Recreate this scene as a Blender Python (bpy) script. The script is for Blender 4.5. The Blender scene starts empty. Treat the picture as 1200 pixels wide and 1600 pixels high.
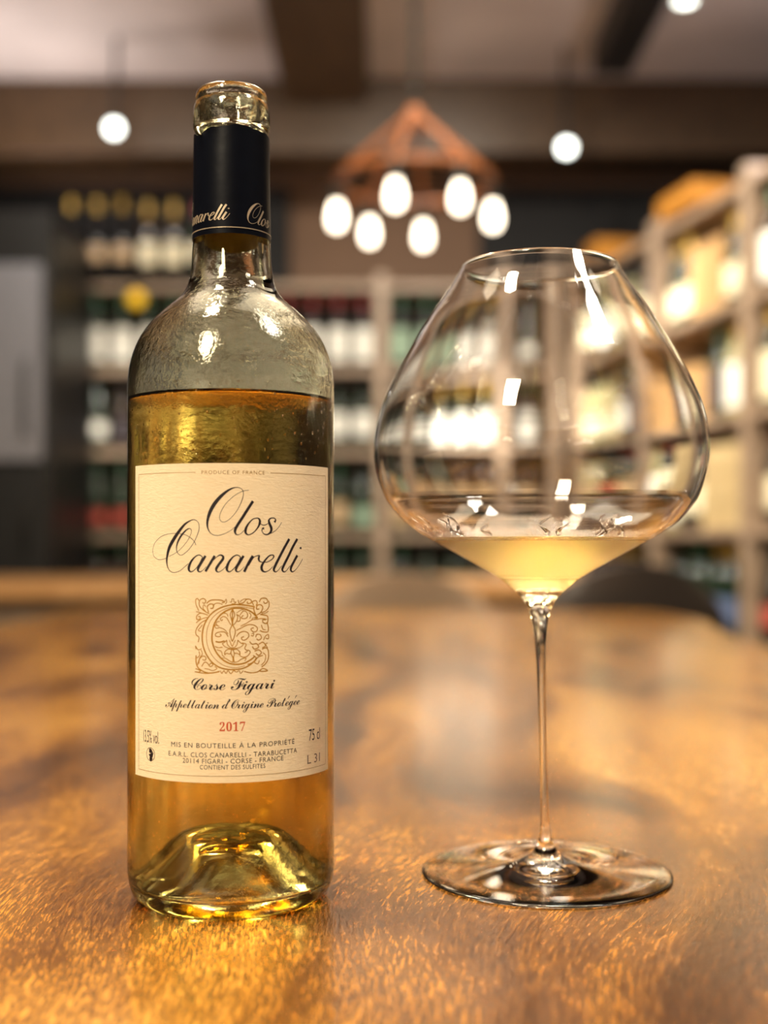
import bpy, bmesh, math, random
from mathutils import Vector, Matrix

random.seed(7)
scene = bpy.context.scene
COL = scene.collection
PI = math.pi

# ------------------------------------------------------------------ camera
# table top is z = 0, metres; the camera looks along +Y from 13 cm above the table
cam_data = bpy.data.cameras.new('camera')
cam = bpy.data.objects.new('camera', cam_data)
COL.objects.link(cam)
cam.location = (0, 0, 0.13)
cam.rotation_euler = (PI / 2, 0, 0)
cam_data.sensor_width = 36.0
cam_data.lens = 1925.0 * 36.0 / 1600.0
cam_data.shift_y = 50.0 / 1600.0
cam_data.clip_start = 0.02
cam_data.clip_end = 40
cam_data.dof.use_dof = True
cam_data.dof.focus_distance = 0.437
cam_data.dof.aperture_fstop = 4.7
scene.camera = cam

# ------------------------------------------------------------------ view, world
scene.view_settings.view_transform = 'Standard'
scene.view_settings.look = 'None'
scene.view_settings.gamma = 1.0
scene.view_settings.use_curve_mapping = False
scene.view_settings.exposure = 0.45
scene.cycles.max_bounces = 16
scene.cycles.transmission_bounces = 16
scene.cycles.glossy_bounces = 6
scene.cycles.diffuse_bounces = 3
scene.cycles.sample_clamp_indirect = 60.0
scene.cycles.blur_glossy = 0.0
scene.cycles.adaptive_threshold = 0.025

world = bpy.data.worlds.new('world')
scene.world = world
world.use_nodes = True
world.node_tree.nodes['Background'].inputs[0].default_value = (0.5, 0.4, 0.3, 1)
world.node_tree.nodes['Background'].inputs[1].default_value = 0.02


# ------------------------------------------------------------------ ceiling lamps of the room and added fill lights
def aim(o, target):
    d = Vector(target) - Vector(o.location)
    o.rotation_euler = d.to_track_quat('-Z', 'Y').to_euler()


def area_lamp(name, loc, target, size, power, col, size_y=None, spread=None):
    d = bpy.data.lights.new(name, 'AREA')
    d.shape = 'DISK' if size_y is None else 'RECTANGLE'
    d.size = size
    if size_y:
        d.size_y = size_y
    d.energy = power
    d.color = col
    if spread:
        d.spread = spread
    o = bpy.data.objects.new(name, d)
    COL.objects.link(o)
    o.location = loc
    aim(o, target)
    return o


WARM = (1.0, 0.84, 0.60)
NEUTRAL = (1.0, 0.93, 0.80)


def spot_lamp(loc, target, deg, power, col=NEUTRAL, radius=0.05):
    d = bpy.data.lights.new('rack_spot', 'SPOT')
    d.energy = power
    d.color = col
    d.spot_size = math.radians(deg)
    d.spot_blend = 0.7
    d.shadow_soft_size = radius
    o = bpy.data.objects.new('rack_spot', d)
    COL.objects.link(o)
    o.location = loc
    aim(o, target)
    return o


# small downlight over the table, a little left of the glass, and an added square panel that sends light through the glassware
area_lamp('downlight_over_table', (-0.42, 0.50, 1.93), (-0.05, 0.48, 0), 0.30, 62, WARM)
area_lamp('added_fill_panel', (0.15, 1.75, 1.97), (0.15, 1.751, 0), 2.2, 44, WARM, 2.2)
# downlights beyond the table
area_lamp('downlight_beyond_table', (0.35, 2.3, 1.93), (0.1, 1.4, 0), 0.25, 18, WARM)
area_lamp('downlight_table_end', (-0.55, 2.0, 1.93), (-0.3, 1.4, 0), 0.25, 18, WARM)
# linear ceiling lamp behind the photographer and a short one to the right of the table
area_lamp('linear_lamp_behind_camera', (-0.75, -0.95, 1.93), (-0.05, 0.45, 0.1), 0.34, 84, WARM, 1.4)
rl_ = area_lamp('linear_lamp_right', (1.0, 0.40, 1.95), (1.0, 0.401, 0), 0.34, 34, NEUTRAL, 0.8)
rl_.rotation_euler = (0, 0, math.radians(43))
# track lights washing the wine racks
for x, y, tx, ty, tz, pw in [(-0.9, 3.6, -1.0, 5.0, 0.5, 5), (0.2, 3.6, 0.2, 5.0, 0.5, 10), (0.1, 3.2, 0.95, 3.9, 0.4, 14), (0.1, 2.3, 1.15, 3.0, 0.4, 8)]:
    area_lamp('rack_wash', (x, y, 1.90), (tx, ty, tz), 0.12, pw, NEUTRAL, spread=1.9)
# narrow spots on single bays
spot_lamp((0.30, 3.4, 1.9), (0.33, 5.05, 0.60), 14, 700)
spot_lamp((0.20, 3.4, 1.9), (0.83, 4.85, 0.75), 12, 480)
spot_lamp((0.10, 3.0, 1.9), (0.98, 4.05, 0.90), 12, 200)
spot_lamp((0.10, 3.0, 1.9), (0.97, 3.92, 0.55), 11, 150)
spot_lamp((-0.9, 3.4, 1.9), (-1.0, 5.05, 0.60), 18, 130)
# added fill lights above cold cabinet and right rack, to brighten the ceiling
area_lamp('added_cabinet_fill', (-1.45, 4.55, 1.33), (-1.0, 4.5, 2.0), 0.3, 8, (1, 0.9, 0.86))
area_lamp('added_rack_fill', (1.25, 3.35, 1.27), (1.2, 3.9, 2.0), 0.2, 3.5, (1, 0.92, 0.92))

# ------------------------------------------------------------------ traced print: 'arc,height,width' in mm on the bottle
CLOS_STROKES = ["5.82,148.34,0.136 4.17,148.13,0.136 2.27,147.3,0.136 0.11,145.79,0.136 -2.05,143.6,0.136 -3.54,141.15,0.136 -4.09,139.25,0.136 -3.81,138.02,0.136 -2.87,137.48,0.136 -1.51,137.89,0.136 0.11,139.25,0.136 1.73,141.3,0.163 3.08,143.9,0.19 3.9,146.36,0.19 3.85,147.99,0.163 3.08,148.94,0.163 1.73,149.28,0.218 0.11,148.92,0.408 -1.78,147.82,0.708 -3.95,145.91,0.98 -5.86,143.6,1.089 -7.23,141.15,1.034 -8.05,138.71,0.816 -8.28,136.53,0.571 -7.92,134.9,0.327 -6.95,133.54,0.19 -5.31,132.91,0.163 -3.41,133.13,0.163 -1.24,134.08,0.136 0.38,135.17,0.136 1.46,136.13,0.136",
"7.25,144.64,0.816 5.54,142.01,0.816 3.63,138.99,0.816 1.86,136.26,0.816 1.13,134.63,0.762 1.32,133.54,0.49 2,133.13,0.245 3.08,133.54,0.163 4.17,134.63,0.163",
"8.87,138.89,0.327 7.2,138.47,0.299 5.54,136.69,0.544 4.72,134.91,0.762 4.83,133.68,0.599 5.82,133.14,0.299 7.48,133.96,0.299 9.01,135.74,0.463 9.66,137.39,0.708 9.49,138.43,0.544 8.87,138.89,0.327",
"9.72,137.12,0.19 10.57,136.52,0.245 11.72,136.58,0.245 12.89,137.28,0.19",
"14.96,137.49,0.762 15.42,138.26,0.381 14.81,138.91,0.299 13.62,138.85,0.354 12.89,138.1,0.544 13.18,136.87,0.762 13.77,135.5,0.816 13.62,134.26,0.708 12.45,133.29,0.408 11.15,133.43,0.299 10.43,134.38,0.245 10.57,135.26,0.381 11.15,135.34,0.762",
"13.33,133.52,0.19 15.27,134.54,0.163 16.79,136.07,0.163 17.67,137.46,0.136"]
CANARELLI_CAPITAL = ["-22.59,125.74,0.136 -19.8,126.99,0.136 -17.6,128.63,0.136 -15.49,130.96,0.136 -14.16,133.27,0.136 -13.92,134.64,0.163 -14.6,135.27,0.245 -15.78,134.78,0.408 -17.6,133.01,0.599 -19,130.82,0.544 -19.54,128.9,0.381 -19.32,127.26,0.218 -18.22,126.25,0.163 -16.99,126.45,0.163 -14.89,128.09,0.163 -12.85,130.82,0.163 -11.42,134.09,0.19 -11.13,135.99,0.163 -11.56,137.49,0.163 -12.85,138.26,0.218 -14.3,137.96,0.354 -16.39,136.69,0.653 -18.53,134.38,0.925 -20.76,131.51,1.089 -22.42,128.9,1.034 -23.27,126.43,0.816 -23.61,124.23,0.599 -23.27,122.3,0.354 -22.42,120.94,0.218 -20.76,120.21,0.163 -18.53,120.7,0.163 -16.69,121.94,0.163 -15.04,123.31,0.163",
"-12.33,129.67,0.218 -12.85,130.82,0.163 -14.3,132.18,0.163 -16.39,133.2,0.163 -19.16,133.61,0.136 -22.42,133.51,0.136 -25.92,132.62,0.136 -28.77,130.69,0.136 -30.07,128.34,0.136 -29.78,126.12,0.136 -28.18,124.88,0.136 -26.29,124.57,0.136 -23.78,125.13,0.136"]
CANARELLI_REST = ["-10,125.64,0.245 -11.13,126.24,0.299 -12.56,125.64,0.408 -14.01,124,0.653 -14.83,122.09,0.816 -14.69,120.91,0.599 -13.72,120.59,0.299 -12.27,121.69,0.218 -10.85,123.74,0.19 -9.95,125.59,0.245",
"-8.89,125.97,0.708 -10,124.28,0.816 -11.27,122.24,0.816 -11.56,121.01,0.599 -10.85,120.52,0.299 -9.72,121.15,0.163 -8.61,122.38,0.136",
"-5.72,126,0.762 -7.23,123.47,0.762 -8.94,120.67,0.762",
"-7.64,122.93,0.163 -5.58,125.1,0.19 -4.09,126.19,0.354 -3,125.87,0.599 -3,124.83,0.762 -4.22,123.2,0.762 -5.17,121.7,0.762 -5.12,120.81,0.49 -4.36,120.48,0.245 -3.14,121.16,0.163 -1.92,122.38,0.163",
"2.95,125.64,0.245 1.87,126.24,0.299 0.52,125.64,0.408 -0.83,124.01,0.653 -1.59,122.11,0.816 -1.45,120.94,0.599 -0.56,120.61,0.299 0.79,121.7,0.218 2.14,123.74,0.19 3.01,125.59,0.245",
"4.04,125.97,0.708 2.95,124.28,0.816 1.73,122.24,0.816 1.46,121.01,0.599 2.14,120.52,0.299 3.23,121.14,0.163 4.32,122.37,0.136",
"7.2,125.98,0.762 5.68,123.45,0.762 4.23,120.51,0.762",
"5.82,122.63,0.163 7.48,125.36,0.218 9.01,126.03,0.299 9.63,126,0.408",
"9.49,125.95,0.49 9.24,124.94,0.599 9.58,124.09,0.408 10.57,123.75,0.245",
"10.57,123.75,0.245 12.3,123.83,0.245 14.07,124.78,0.299 14.72,125.74,0.408 14.21,126.21,0.354 12.89,125.83,0.408 11.29,124.11,0.571 10.29,122.33,0.762 10.49,121.02,0.708 11.43,120.46,0.354 12.89,120.94,0.218 14.36,122.3,0.163",
"20.8,131.75,0.816 19,129.03,0.816 17.11,125.86,0.816 15.27,122.57,0.816 14.72,121.2,0.708 15.27,120.42,0.354 16.33,120.9,0.19 17.73,122.54,0.163",
"24.26,131.76,0.816 22.32,129.03,0.816 20.47,125.84,0.816 18.52,122.54,0.816 17.98,121.16,0.708 18.62,120.38,0.354 19.71,120.86,0.19 21.14,122.51,0.163",
"24.26,126.04,0.816 22.67,123.74,0.816 21.64,122.09,0.816 21.44,120.98,0.653 22.15,120.33,0.354 23.55,121.09,0.19 25.17,122.74,0.163 26.75,124.82,0.163",
"25.62,128.88,0.653 25.77,128.55,0.762 25.69,128.27,0.599"]
EMBLEM_STROKES = ["7.88,108.42,0.472 7.27,108.66,0.472 4.41,109.18,0.472 1.12,109.37,0.472 -2.16,108.87,0.472 -4.98,107.7,0.472 -7.35,105.81,0.472 -9.03,103.2,0.472 -9.88,100.6,0.472 -10.05,97.77,0.472 -9.64,94.94,0.472 -8.43,92.12,0.472 -6.64,89.78,0.472 -4.27,88.13,0.472 -1.69,87.41,0.472 1.12,87.26,0.472 3.94,87.68,0.472 6.08,88.69,0.472 7.76,90.06,0.472 8.48,91.22,0.472",
"7.27,107.95,0.212 3.47,108.55,0.212 0.65,108.57,0.212 -2.16,107.93,0.212 -4.75,106.52,0.212 -6.88,104.39,0.212 -8.19,101.56,0.212 -8.6,98.72,0.212 -8.31,95.9,0.212 -7.35,93.31,0.212 -5.69,90.96,0.212 -3.33,89.07,0.212 -0.76,88.11,0.212 1.59,87.89,0.212 4.41,88.5,0.212",
"8.24,105.33,0.519 7.27,106.41,0.519 5.36,107.51,0.519 3,108.13,0.519 0.18,108.03,0.519 -2.4,106.99,0.519 -4.27,105.34,0.519 -5.69,103.22,0.519 -6.45,100.62,0.519 -6.69,97.79,0.519 -6.16,95.2,0.519 -4.98,92.85,0.519 -3.1,90.72,0.519 -0.76,89.41,0.519 1.82,89.02,0.519 4.41,89.44,0.519 6.55,90.57,0.519 8,91.71,0.519",
"7.76,108.77,0.377 7.51,107.59,0.377 8.36,105.45,0.377 8.85,104.84,0.377 7.88,104.98,0.377",
"0.3,107.8,0.33 -0.48,106.03,0.33 -0.01,104.14,0.33 0.13,102.49,0.33 -0.64,100.61,0.33 -0.29,98.25,0.33 0.18,96.83,0.33",
"0.3,107.8,0.33 1,106.02,0.33 0.41,104.14,0.33 0.37,102.49,0.33 1.23,100.59,0.33 0.88,98.47,0.33 0.18,96.83,0.33",
"0.3,107.68,0.377 0.23,105.79,0.377 0.18,102.73,0.377",
"-0.29,102.49,0.307 -0.99,103.68,0.307 -1.69,104.86,0.307 -2.86,105.34,0.307 -3.8,104.63,0.307 -3.45,103.92,0.307 -2.98,104.39,0.307",
"0.65,102.49,0.307 1.59,103.66,0.307 2.05,105.3,0.307 1.59,106.02,0.307 2.76,105.3,0.307 2.76,103.88,0.307 1.82,103.65,0.307",
"-1.69,97.32,0.283 -1.46,95.9,0.283 -0.64,94.95,0.283 0.18,94.71,0.283 1.12,94.93,0.283 1.82,95.87,0.283 2.05,97.28,0.283",
"-0.76,97.31,0.259 -0.29,96.13,0.259 0.18,95.18,0.259 0.65,96.12,0.259 1.23,97.29,0.259",
"-1.69,97.32,0.283 -2.4,96.61,0.283 -3.1,96.14,0.283 -2.4,95.2,0.283 -0.76,94.48,0.283 1.12,94.41,0.283 3,94.9,0.283 3.94,95.83,0.283 3,96.32,0.283 2.05,97.28,0.283",
"0.18,94.47,0.33 -0.29,92.82,0.33 0.41,91.4,0.33 0.41,89.75,0.33",
"0.18,94.47,0.283 0.88,92.81,0.283 0.65,91.4,0.283 0.88,89.74,0.283",
"0.06,94,0.307 -0.99,94.24,0.307 -2.16,93.55,0.307 -2.4,92.37,0.307 -1.69,92.84,0.307 -0.76,92.59,0.307 -0.29,93.06,0.307",
"0.53,93.99,0.307 1.59,94.22,0.307 2.52,93.49,0.307 2.76,92.31,0.307 1.82,92.8,0.307 0.88,92.81,0.307",
"0.41,89.75,0.283 -0.76,90.23,0.283 -2.16,91.19,0.283 -3.33,91.19,0.283",
"0.65,89.75,0.283 2.05,89.96,0.283 3.47,90.88,0.283 4.89,91.08,0.283 4.41,90.15,0.283",
"-1.22,98.49,0.307 -2.16,99.91,0.307 -3.57,100.15,0.307 -5.22,99.68,0.307 -5.45,98.74,0.307 -4.27,98.5,0.307 -3.57,98.97,0.307 -4.04,99.45,0.307",
"1.59,98.46,0.33 2.52,99.63,0.33 3.94,100.2,0.33 5.36,99.82,0.33 5.84,98.63,0.33 4.89,97.47,0.33 3.7,97.25,0.33 3.35,98.09,0.33 4.18,98.43,0.33",
"-1.22,99.43,0.283 -2.4,100.86,0.283 -4.04,101.57,0.283 -5.22,101.33,0.283 -5.69,102.27,0.283 -4.75,102.51,0.283",
"1.59,100.59,0.33 3.47,101.51,0.33 5.36,102.42,0.33 7.27,102.39,0.33 8.73,101.41,0.33 8.48,100.23,0.33 7.27,100.02,0.33 6.55,100.98,0.33 7.51,101.44,0.33",
"3,101.99,0.283 4.89,102.91,0.283 6.79,104.06,0.283 8.24,104.26,0.283 10.19,104.46,0.283 12.19,104.17,0.283",
"6.79,103.94,0.283 7.27,104.76,0.283 8.73,104.61,0.283",
"2.76,105.77,0.307 3.94,107.17,0.307 5.12,106.68,0.307 5.36,105.26,0.307 4.41,104.57,0.307 3.23,104.82,0.307 3.94,105.75,0.307",
"1.59,106.49,0.236 3,107.42,0.236 3.94,107.65,0.236",
"5.84,106.67,0.259 6.55,105.72,0.259 6.08,104.54,0.259",
"-4.04,103.69,0.283 -4.98,103.45,0.283 -5.22,102.51,0.283 -4.27,102.04,0.283",
"-2.86,106.52,0.283 -1.69,106.28,0.283 -1.22,105.33,0.283",
"-5.45,96.85,0.472 -4.04,96.62,0.472 -2.4,97.08,0.472",
"-5.69,95.2,0.33 -4.51,94.73,0.33 -3.1,94.96,0.33",
"-4.98,94.02,0.283 -3.57,93.55,0.283 -3.1,92.14,0.283 -2.4,91.66,0.283",
"3.47,96.31,0.307 4.89,95.81,0.307 4.41,94.4,0.307 5.36,93.44,0.307 4.41,92.99,0.307",
"2.76,93.49,0.307 2.76,92.07,0.307 3.94,91.46,0.307 5.36,91.78,0.307 6.31,93.18,0.307 5.36,93.91,0.307",
"6.08,96.73,0.377 7.03,95.76,0.377 8.48,95.96,0.377 9.21,94.76,0.377 7.76,94.09,0.377 7.03,95.05,0.377",
"6.79,99.32,0.283 7.51,99.54,0.283 7.27,98.6,0.283 6.55,98.85,0.283",
"8.24,98.1,0.33 8.48,99.04,0.33 9.7,99.01,0.33 10.19,97.81,0.33 9.21,97.13,0.33 8.48,97.62,0.33",
"10.94,97.08,0.33 11.69,98.48,0.33 12.69,98.92,0.33 12.69,97.5,0.33 11.69,97.77,0.33",
"7.76,93.38,0.354 9.21,93.81,0.354 10.19,92.83,0.354 9.21,91.91,0.354 8.24,92.65,0.354",
"7.27,91.97,0.307 8.48,90.99,0.307 7.76,89.59,0.307 8.97,89.07,0.307 9.46,90.24,0.307",
"5.36,88.95,0.33 6.79,89.38,0.33 8.24,90.52,0.33 9.21,91.44,0.33 10.69,91.86,0.33",
"10.44,94.01,0.354 11.94,94.43,0.354 12.69,93.21,0.354 12.69,90.83,0.354 11.69,88.97,0.354 10.19,87.84,0.354",
"10.69,92.81,0.283 11.69,91.83,0.283 11.44,89.93,0.283 10.19,88.56,0.283",
"-8.07,105.8,0.33 -10.49,106.49,0.33 -11.97,105.54,0.33 -11.97,104.35,0.33 -10.98,104.37,0.33 -10.74,105.19,0.33 -11.47,105.3,0.33",
"-8.31,105.09,0.283 -10.49,104.37,0.283 -12.22,103.17,0.283",
"-8.79,104.15,0.33 -10.74,102.95,0.33 -12.22,100.81,0.33 -12.22,99.16,0.33 -11.23,98.23,0.33 -11.47,96.57,0.33",
"-10,102.49,0.283 -10.74,101.54,0.283 -11.47,100.58,0.283 -10.49,100.36,0.283",
"-7.59,106.28,0.33 -9.28,107.21,0.33 -10.98,108.85,0.33 -10.98,110.74,0.33 -9.76,111.45,0.33 -8.79,110.75,0.33 -9.28,109.81,0.33 -10,110.15,0.33",
"-11.23,107.2,0.307 -12.22,109.31,0.307 -12.34,110.96,0.307 -11.72,111.44,0.307 -11.23,110.74,0.307",
"-7.83,106.75,0.377 -8.31,108.63,0.377 -7.35,109.58,0.377 -6.16,109.35,0.377 -6.4,108.17,0.377 -7.23,108.16,0.377",
"-12.22,106.95,0.283 -10.98,106.73,0.283 -9.52,106.27,0.283",
"-8.79,108.63,0.259 -9.52,109.33,0.259 -9.76,108.15,0.259 -8.79,106.98,0.259",
"-8.55,109.81,0.377 -7.35,110.76,0.377 -5.69,111,0.377 -3.57,110.88,0.377 -2.4,110.29,0.377 -3.33,110.05,0.377",
"-6.4,108.87,0.283 -5.45,109.82,0.283 -4.04,109.82,0.283 -3.1,109.35,0.283",
"-2.4,110.29,0.259 -1.93,111.23,0.259 -1.69,110.28,0.259 -2.16,109.58,0.259",
"-0.64,110.28,0.259 -0.05,110.28,0.259 0.06,111.22,0.259 0.65,111.22,0.259 0.77,110.27,0.259 1.47,110.27,0.259 0.88,109.68,0.259 -0.05,109.69,0.259",
"2.17,110.97,0.33 2.52,109.79,0.33 3.94,110.01,0.33 5.12,111.18,0.33 6.55,110.92,0.33 6.55,109.86,0.33 5.36,109.76,0.33 5.36,110.46,0.33",
"2.76,110.26,0.259 3.94,111.19,0.259 5.12,111.3,0.259",
"7.51,109.01,0.33 7.03,110.21,0.33 8.24,110.66,0.33 8.73,109.71,0.33 8.24,109,0.33",
"9.46,110.17,0.354 10.19,111.34,0.354 11.94,111.31,0.354 12.44,110.11,0.354 11.44,109.66,0.354 10.94,110.38,0.354",
"8.48,105.68,0.354 9.95,106.6,0.354 10.69,108.25,0.354 9.95,109.21,0.354 8.73,108.99,0.354 8.48,107.81,0.354 9.46,107.8,0.354",
"9.46,106.37,0.307 11.69,107.04,0.307 12.95,108.67,0.307 12.82,110.58,0.307",
"10.19,106.12,0.259 11.69,106.32,0.259 12.69,107.01,0.259",
"9.7,105.89,0.354 11.44,105.62,0.354 12.44,105.12,0.354 12.44,103.21,0.354 11.69,102.76,0.354 10.69,103.26,0.354 10.81,104.09,0.354 11.69,103.95,0.354",
"12.19,103.22,0.354 12.69,101.3,0.354 12.44,99.88,0.354 10.69,99.94,0.354 9.7,100.44,0.354",
"10.19,102.32,0.307 10.69,100.89,0.307 11.69,100.62,0.307",
"-12.22,94.2,0.283 -12.46,95.37,0.283 -11.47,93.97,0.283 -10.25,94.46,0.283",
"-12.22,92.07,0.425 -12.22,89.71,0.425 -11.47,87.83,0.425 -9.76,86.68,0.425 -7.83,86.11,0.425 -5.45,86.36,0.425 -4.04,86.72,0.425",
"-11.72,88.77,0.33 -10.98,90.91,0.33 -9.76,91.87,0.33 -8.79,91.41,0.33 -9.03,90.46,0.33 -10,90.69,0.33",
"-10.25,88.33,0.33 -9.28,89.75,0.33 -8.31,89.53,0.33 -7.35,88.36,0.33 -6.4,88.83,0.33 -6.88,89.54,0.33 -7.59,88.83,0.33",
"-12.46,87.58,0.33 -10.74,86.9,0.33 -11.23,86.42,0.33 -12.71,86.51,0.33 -10,86.09,0.33 -7.83,86,0.33",
"-9.28,87.63,0.283 -7.83,87.41,0.283 -6.4,86.95,0.283 -4.98,87.66,0.283 -5.69,88.37,0.283",
"-3.8,86.95,0.283 -3.33,86.01,0.283 -2.63,86.95,0.283 -1.93,86,0.283 -1.22,86.94,0.283 -0.29,85.86,0.283 0.65,86.91,0.283 1.59,86.43,0.283 2.52,86.88,0.283 3,85.93,0.283 3.94,86.85,0.283",
"4.18,86.61,0.354 6.31,86.08,0.354 8.73,86.24,0.354 10.69,87.35,0.354 12.44,86.56,0.354 10.44,86.41,0.354 9.21,86.69,0.354",
"-11.23,93.5,0.307 -10.98,92.09,0.307 -11.97,91.13,0.307",
"-10.49,93.99,0.283 -10,92.58,0.283 -10.98,91.15,0.283 -11.23,89.26,0.283",
"12.44,96.08,0.283 11.69,95.63,0.283 12.44,94.41,0.283",
"9.21,95.71,0.354 10.69,96.37,0.354 11.69,95.15,0.354 10.44,94.48,0.354"]


# ------------------------------------------------------------------ helpers
def obj(name, mesh, mats=None, parent=None):
    o = bpy.data.objects.new(name, mesh)
    COL.objects.link(o)
    if parent is not None:
        o.parent = parent
    if mats is not None and not mesh.materials:
        for m in (mats if isinstance(mats, (list, tuple)) else [mats]):
            mesh.materials.append(m)
    return o


def thing(name, label, cat, loc=(0, 0, 0), rotz=0.0, group=None):
    o = bpy.data.objects.new(name, None)
    COL.objects.link(o)
    o.empty_display_size = 0.05
    o.location = loc
    o.rotation_euler = (0, 0, rotz)
    return tag(o, label, cat, group)


def tag(o, label, cat, group=None):
    o['label'] = label
    o['category'] = cat
    if group:
        o['group'] = group
    return o


def struct(o):
    o['kind'] = 'structure'
    return o


def finish(bm, name, smooth=False, angle=None):
    bmesh.ops.recalc_face_normals(bm, faces=bm.faces)
    me = bpy.data.meshes.new(name)
    bm.to_mesh(me)
    bm.free()
    if smooth:
        me.shade_smooth()
        if angle is not None:
            me.set_sharp_from_angle(angle=angle)
    return me


def box_mesh(x0, x1, y0, y1, z0, z1, bevel=0.0, name='box', seg=1):
    bm = bmesh.new()
    vs = [bm.verts.new((x, y, z)) for x in (x0, x1) for y in (y0, y1) for z in (z0, z1)]
    for f in ((0, 1, 3, 2), (4, 6, 7, 5), (0, 4, 5, 1), (2, 3, 7, 6), (0, 2, 6, 4), (1, 5, 7, 3)):
        bm.faces.new([vs[i] for i in f])
    if bevel:
        bmesh.ops.bevel(bm, geom=bm.edges[:], offset=bevel, segments=seg, affect='EDGES')
    return finish(bm, name)


def lathe(profile, seg=96, name='lathe', offs=None, closed=False, smooth=True, angle=0.7):
    """revolve (r, z) points; offs(z) -> (dx, dy) shifts the axis"""
    bm = bmesh.new()
    rings = []
    for r, z in profile:
        dx, dy = offs(z) if offs else (0, 0)
        if r < 1e-7:
            rings.append([bm.verts.new((dx, dy, z))])
        else:
            rings.append([bm.verts.new((dx + r * math.cos(2 * PI * k / seg), dy + r * math.sin(2 * PI * k / seg), z)) for k in range(seg)])
    n = len(rings)
    for i in range(n if closed else n - 1):
        a, b = rings[i], rings[(i + 1) % n]
        if len(a) == 1 and len(b) == 1:
            continue
        for k in range(seg):
            k2 = (k + 1) % seg
            if len(a) == 1:
                bm.faces.new((a[0], b[k2], b[k]))
            elif len(b) == 1:
                bm.faces.new((a[k], a[k2], b[0]))
            else:
                bm.faces.new((a[k], a[k2], b[k2], b[k]))
    return finish(bm, name, smooth, angle)


def catmull(pts, sub=6, loop=False):
    out = []
    n = len(pts)
    for i in range(n if loop else n - 1):
        p0 = pts[(i - 1) % n] if loop else pts[max(i - 1, 0)]
        p1 = pts[i]
        p2 = pts[(i + 1) % n] if loop else pts[i + 1]
        p3 = pts[(i + 2) % n] if loop else pts[min(i + 2, n - 1)]
        for s in range(sub):
            t = s / sub
            out.append(tuple(0.5 * (2 * b + (c - a) * t + (2 * a - 5 * b + 4 * c - d) * t * t + (3 * b - a - 3 * c + d) * t ** 3)
                             for a, b, c, d in zip(p0, p1, p2, p3)))
    if not loop:
        out.append(tuple(pts[-1]))
    return out


def tube(pts, radius, seg=8, name='tube', bm=None):
    own = bm is None
    bm = bm or bmesh.new()
    rings = []
    n = len(pts)
    prev = None
    for i, p in enumerate(pts):
        p = Vector(p)
        t = (Vector(pts[min(i + 1, n - 1)]) - Vector(pts[max(i - 1, 0)])).normalized()
        if prev is None:
            nrm = t.orthogonal().normalized()
        else:
            nrm = (prev - t * prev.dot(t)).normalized()
        prev = nrm
        b = t.cross(nrm)
        r = radius(i / (n - 1)) if callable(radius) else radius
        rings.append([bm.verts.new(p + nrm * r * math.cos(2 * PI * k / seg) + b * r * math.sin(2 * PI * k / seg)) for k in range(seg)])
    for a, c in zip(rings, rings[1:]):
        for k in range(seg):
            bm.faces.new((a[k], a[(k + 1) % seg], c[(k + 1) % seg], c[k]))
    bm.faces.new(rings[0][::-1])
    bm.faces.new(rings[-1])
    return finish(bm, name, True, 0.9) if own else bm


# ------------------------------------------------------------------ materials
def mat(name):
    m = bpy.data.materials.new(name)
    m.use_nodes = True
    nt = m.node_tree
    return m, nt, nt.nodes['Principled BSDF'], nt.nodes['Material Output']


def node(nt, kind, **inp):
    n = nt.nodes.new(kind)
    for k, v in inp.items():
        n.inputs[k.replace('_', ' ')].default_value = v
    return n


def ramp(nt, stops):
    n = nt.nodes.new('ShaderNodeValToRGB')
    e = n.color_ramp.elements
    while len(e) < len(stops):
        e.new(0.5)
    for el, (p, c) in zip(e, stops):
        el.position = p
        el.color = (*c, 1)
    return n


def plain(name, col, rough=0.5, metallic=0.0, var=0.12, scale=20.0, spec=0.5, bump=0.0):
    """a painted or dyed surface with a little procedural mottling"""
    m, nt, p, out = mat(name)
    tc = nt.nodes.new('ShaderNodeTexCoord')
    nz = node(nt, 'ShaderNodeTexNoise', Scale=scale, Detail=4.0)
    nt.links.new(tc.outputs['Object'], nz.inputs['Vector'])
    rp = ramp(nt, [(0.3, tuple(c * (1 - var) for c in col)), (0.7, tuple(min(1, c * (1 + var)) for c in col))])
    nt.links.new(nz.outputs['Fac'], rp.inputs['Fac'])
    nt.links.new(rp.outputs['Color'], p.inputs['Base Color'])
    p.inputs['Roughness'].default_value = rough
    p.inputs['Metallic'].default_value = metallic
    p.inputs['Specular IOR Level'].default_value = spec
    if bump:
        b = node(nt, 'ShaderNodeBump', Strength=bump, Distance=0.001)
        nt.links.new(nz.outputs['Fac'], b.inputs['Height'])
        nt.links.new(b.outputs['Normal'], p.inputs['Normal'])
    return m


def wood(name, dark, light, scale=(6, 1.0, 6), rough=0.45):
    m, nt, p, out = mat(name)
    tc = nt.nodes.new('ShaderNodeTexCoord')
    mp = nt.nodes.new('ShaderNodeMapping')
    mp.inputs['Scale'].default_value = scale
    nz = node(nt, 'ShaderNodeTexNoise', Scale=4.0, Detail=6.0, Distortion=0.6)
    nt.links.new(tc.outputs['Object'], mp.inputs['Vector'])
    nt.links.new(mp.outputs['Vector'], nz.inputs['Vector'])
    rp = ramp(nt, [(0.3, dark), (0.7, light)])
    nt.links.new(nz.outputs['Fac'], rp.inputs['Fac'])
    nt.links.new(rp.outputs['Color'], p.inputs['Base Color'])
    p.inputs['Roughness'].default_value = rough
    return m


def emitter(name, col, strength):
    m, nt, p, out = mat(name)
    p.inputs['Base Color'].default_value = (*col, 1)
    p.inputs['Emission Color'].default_value = (*col, 1)
    p.inputs['Emission Strength'].default_value = strength
    return m


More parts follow.
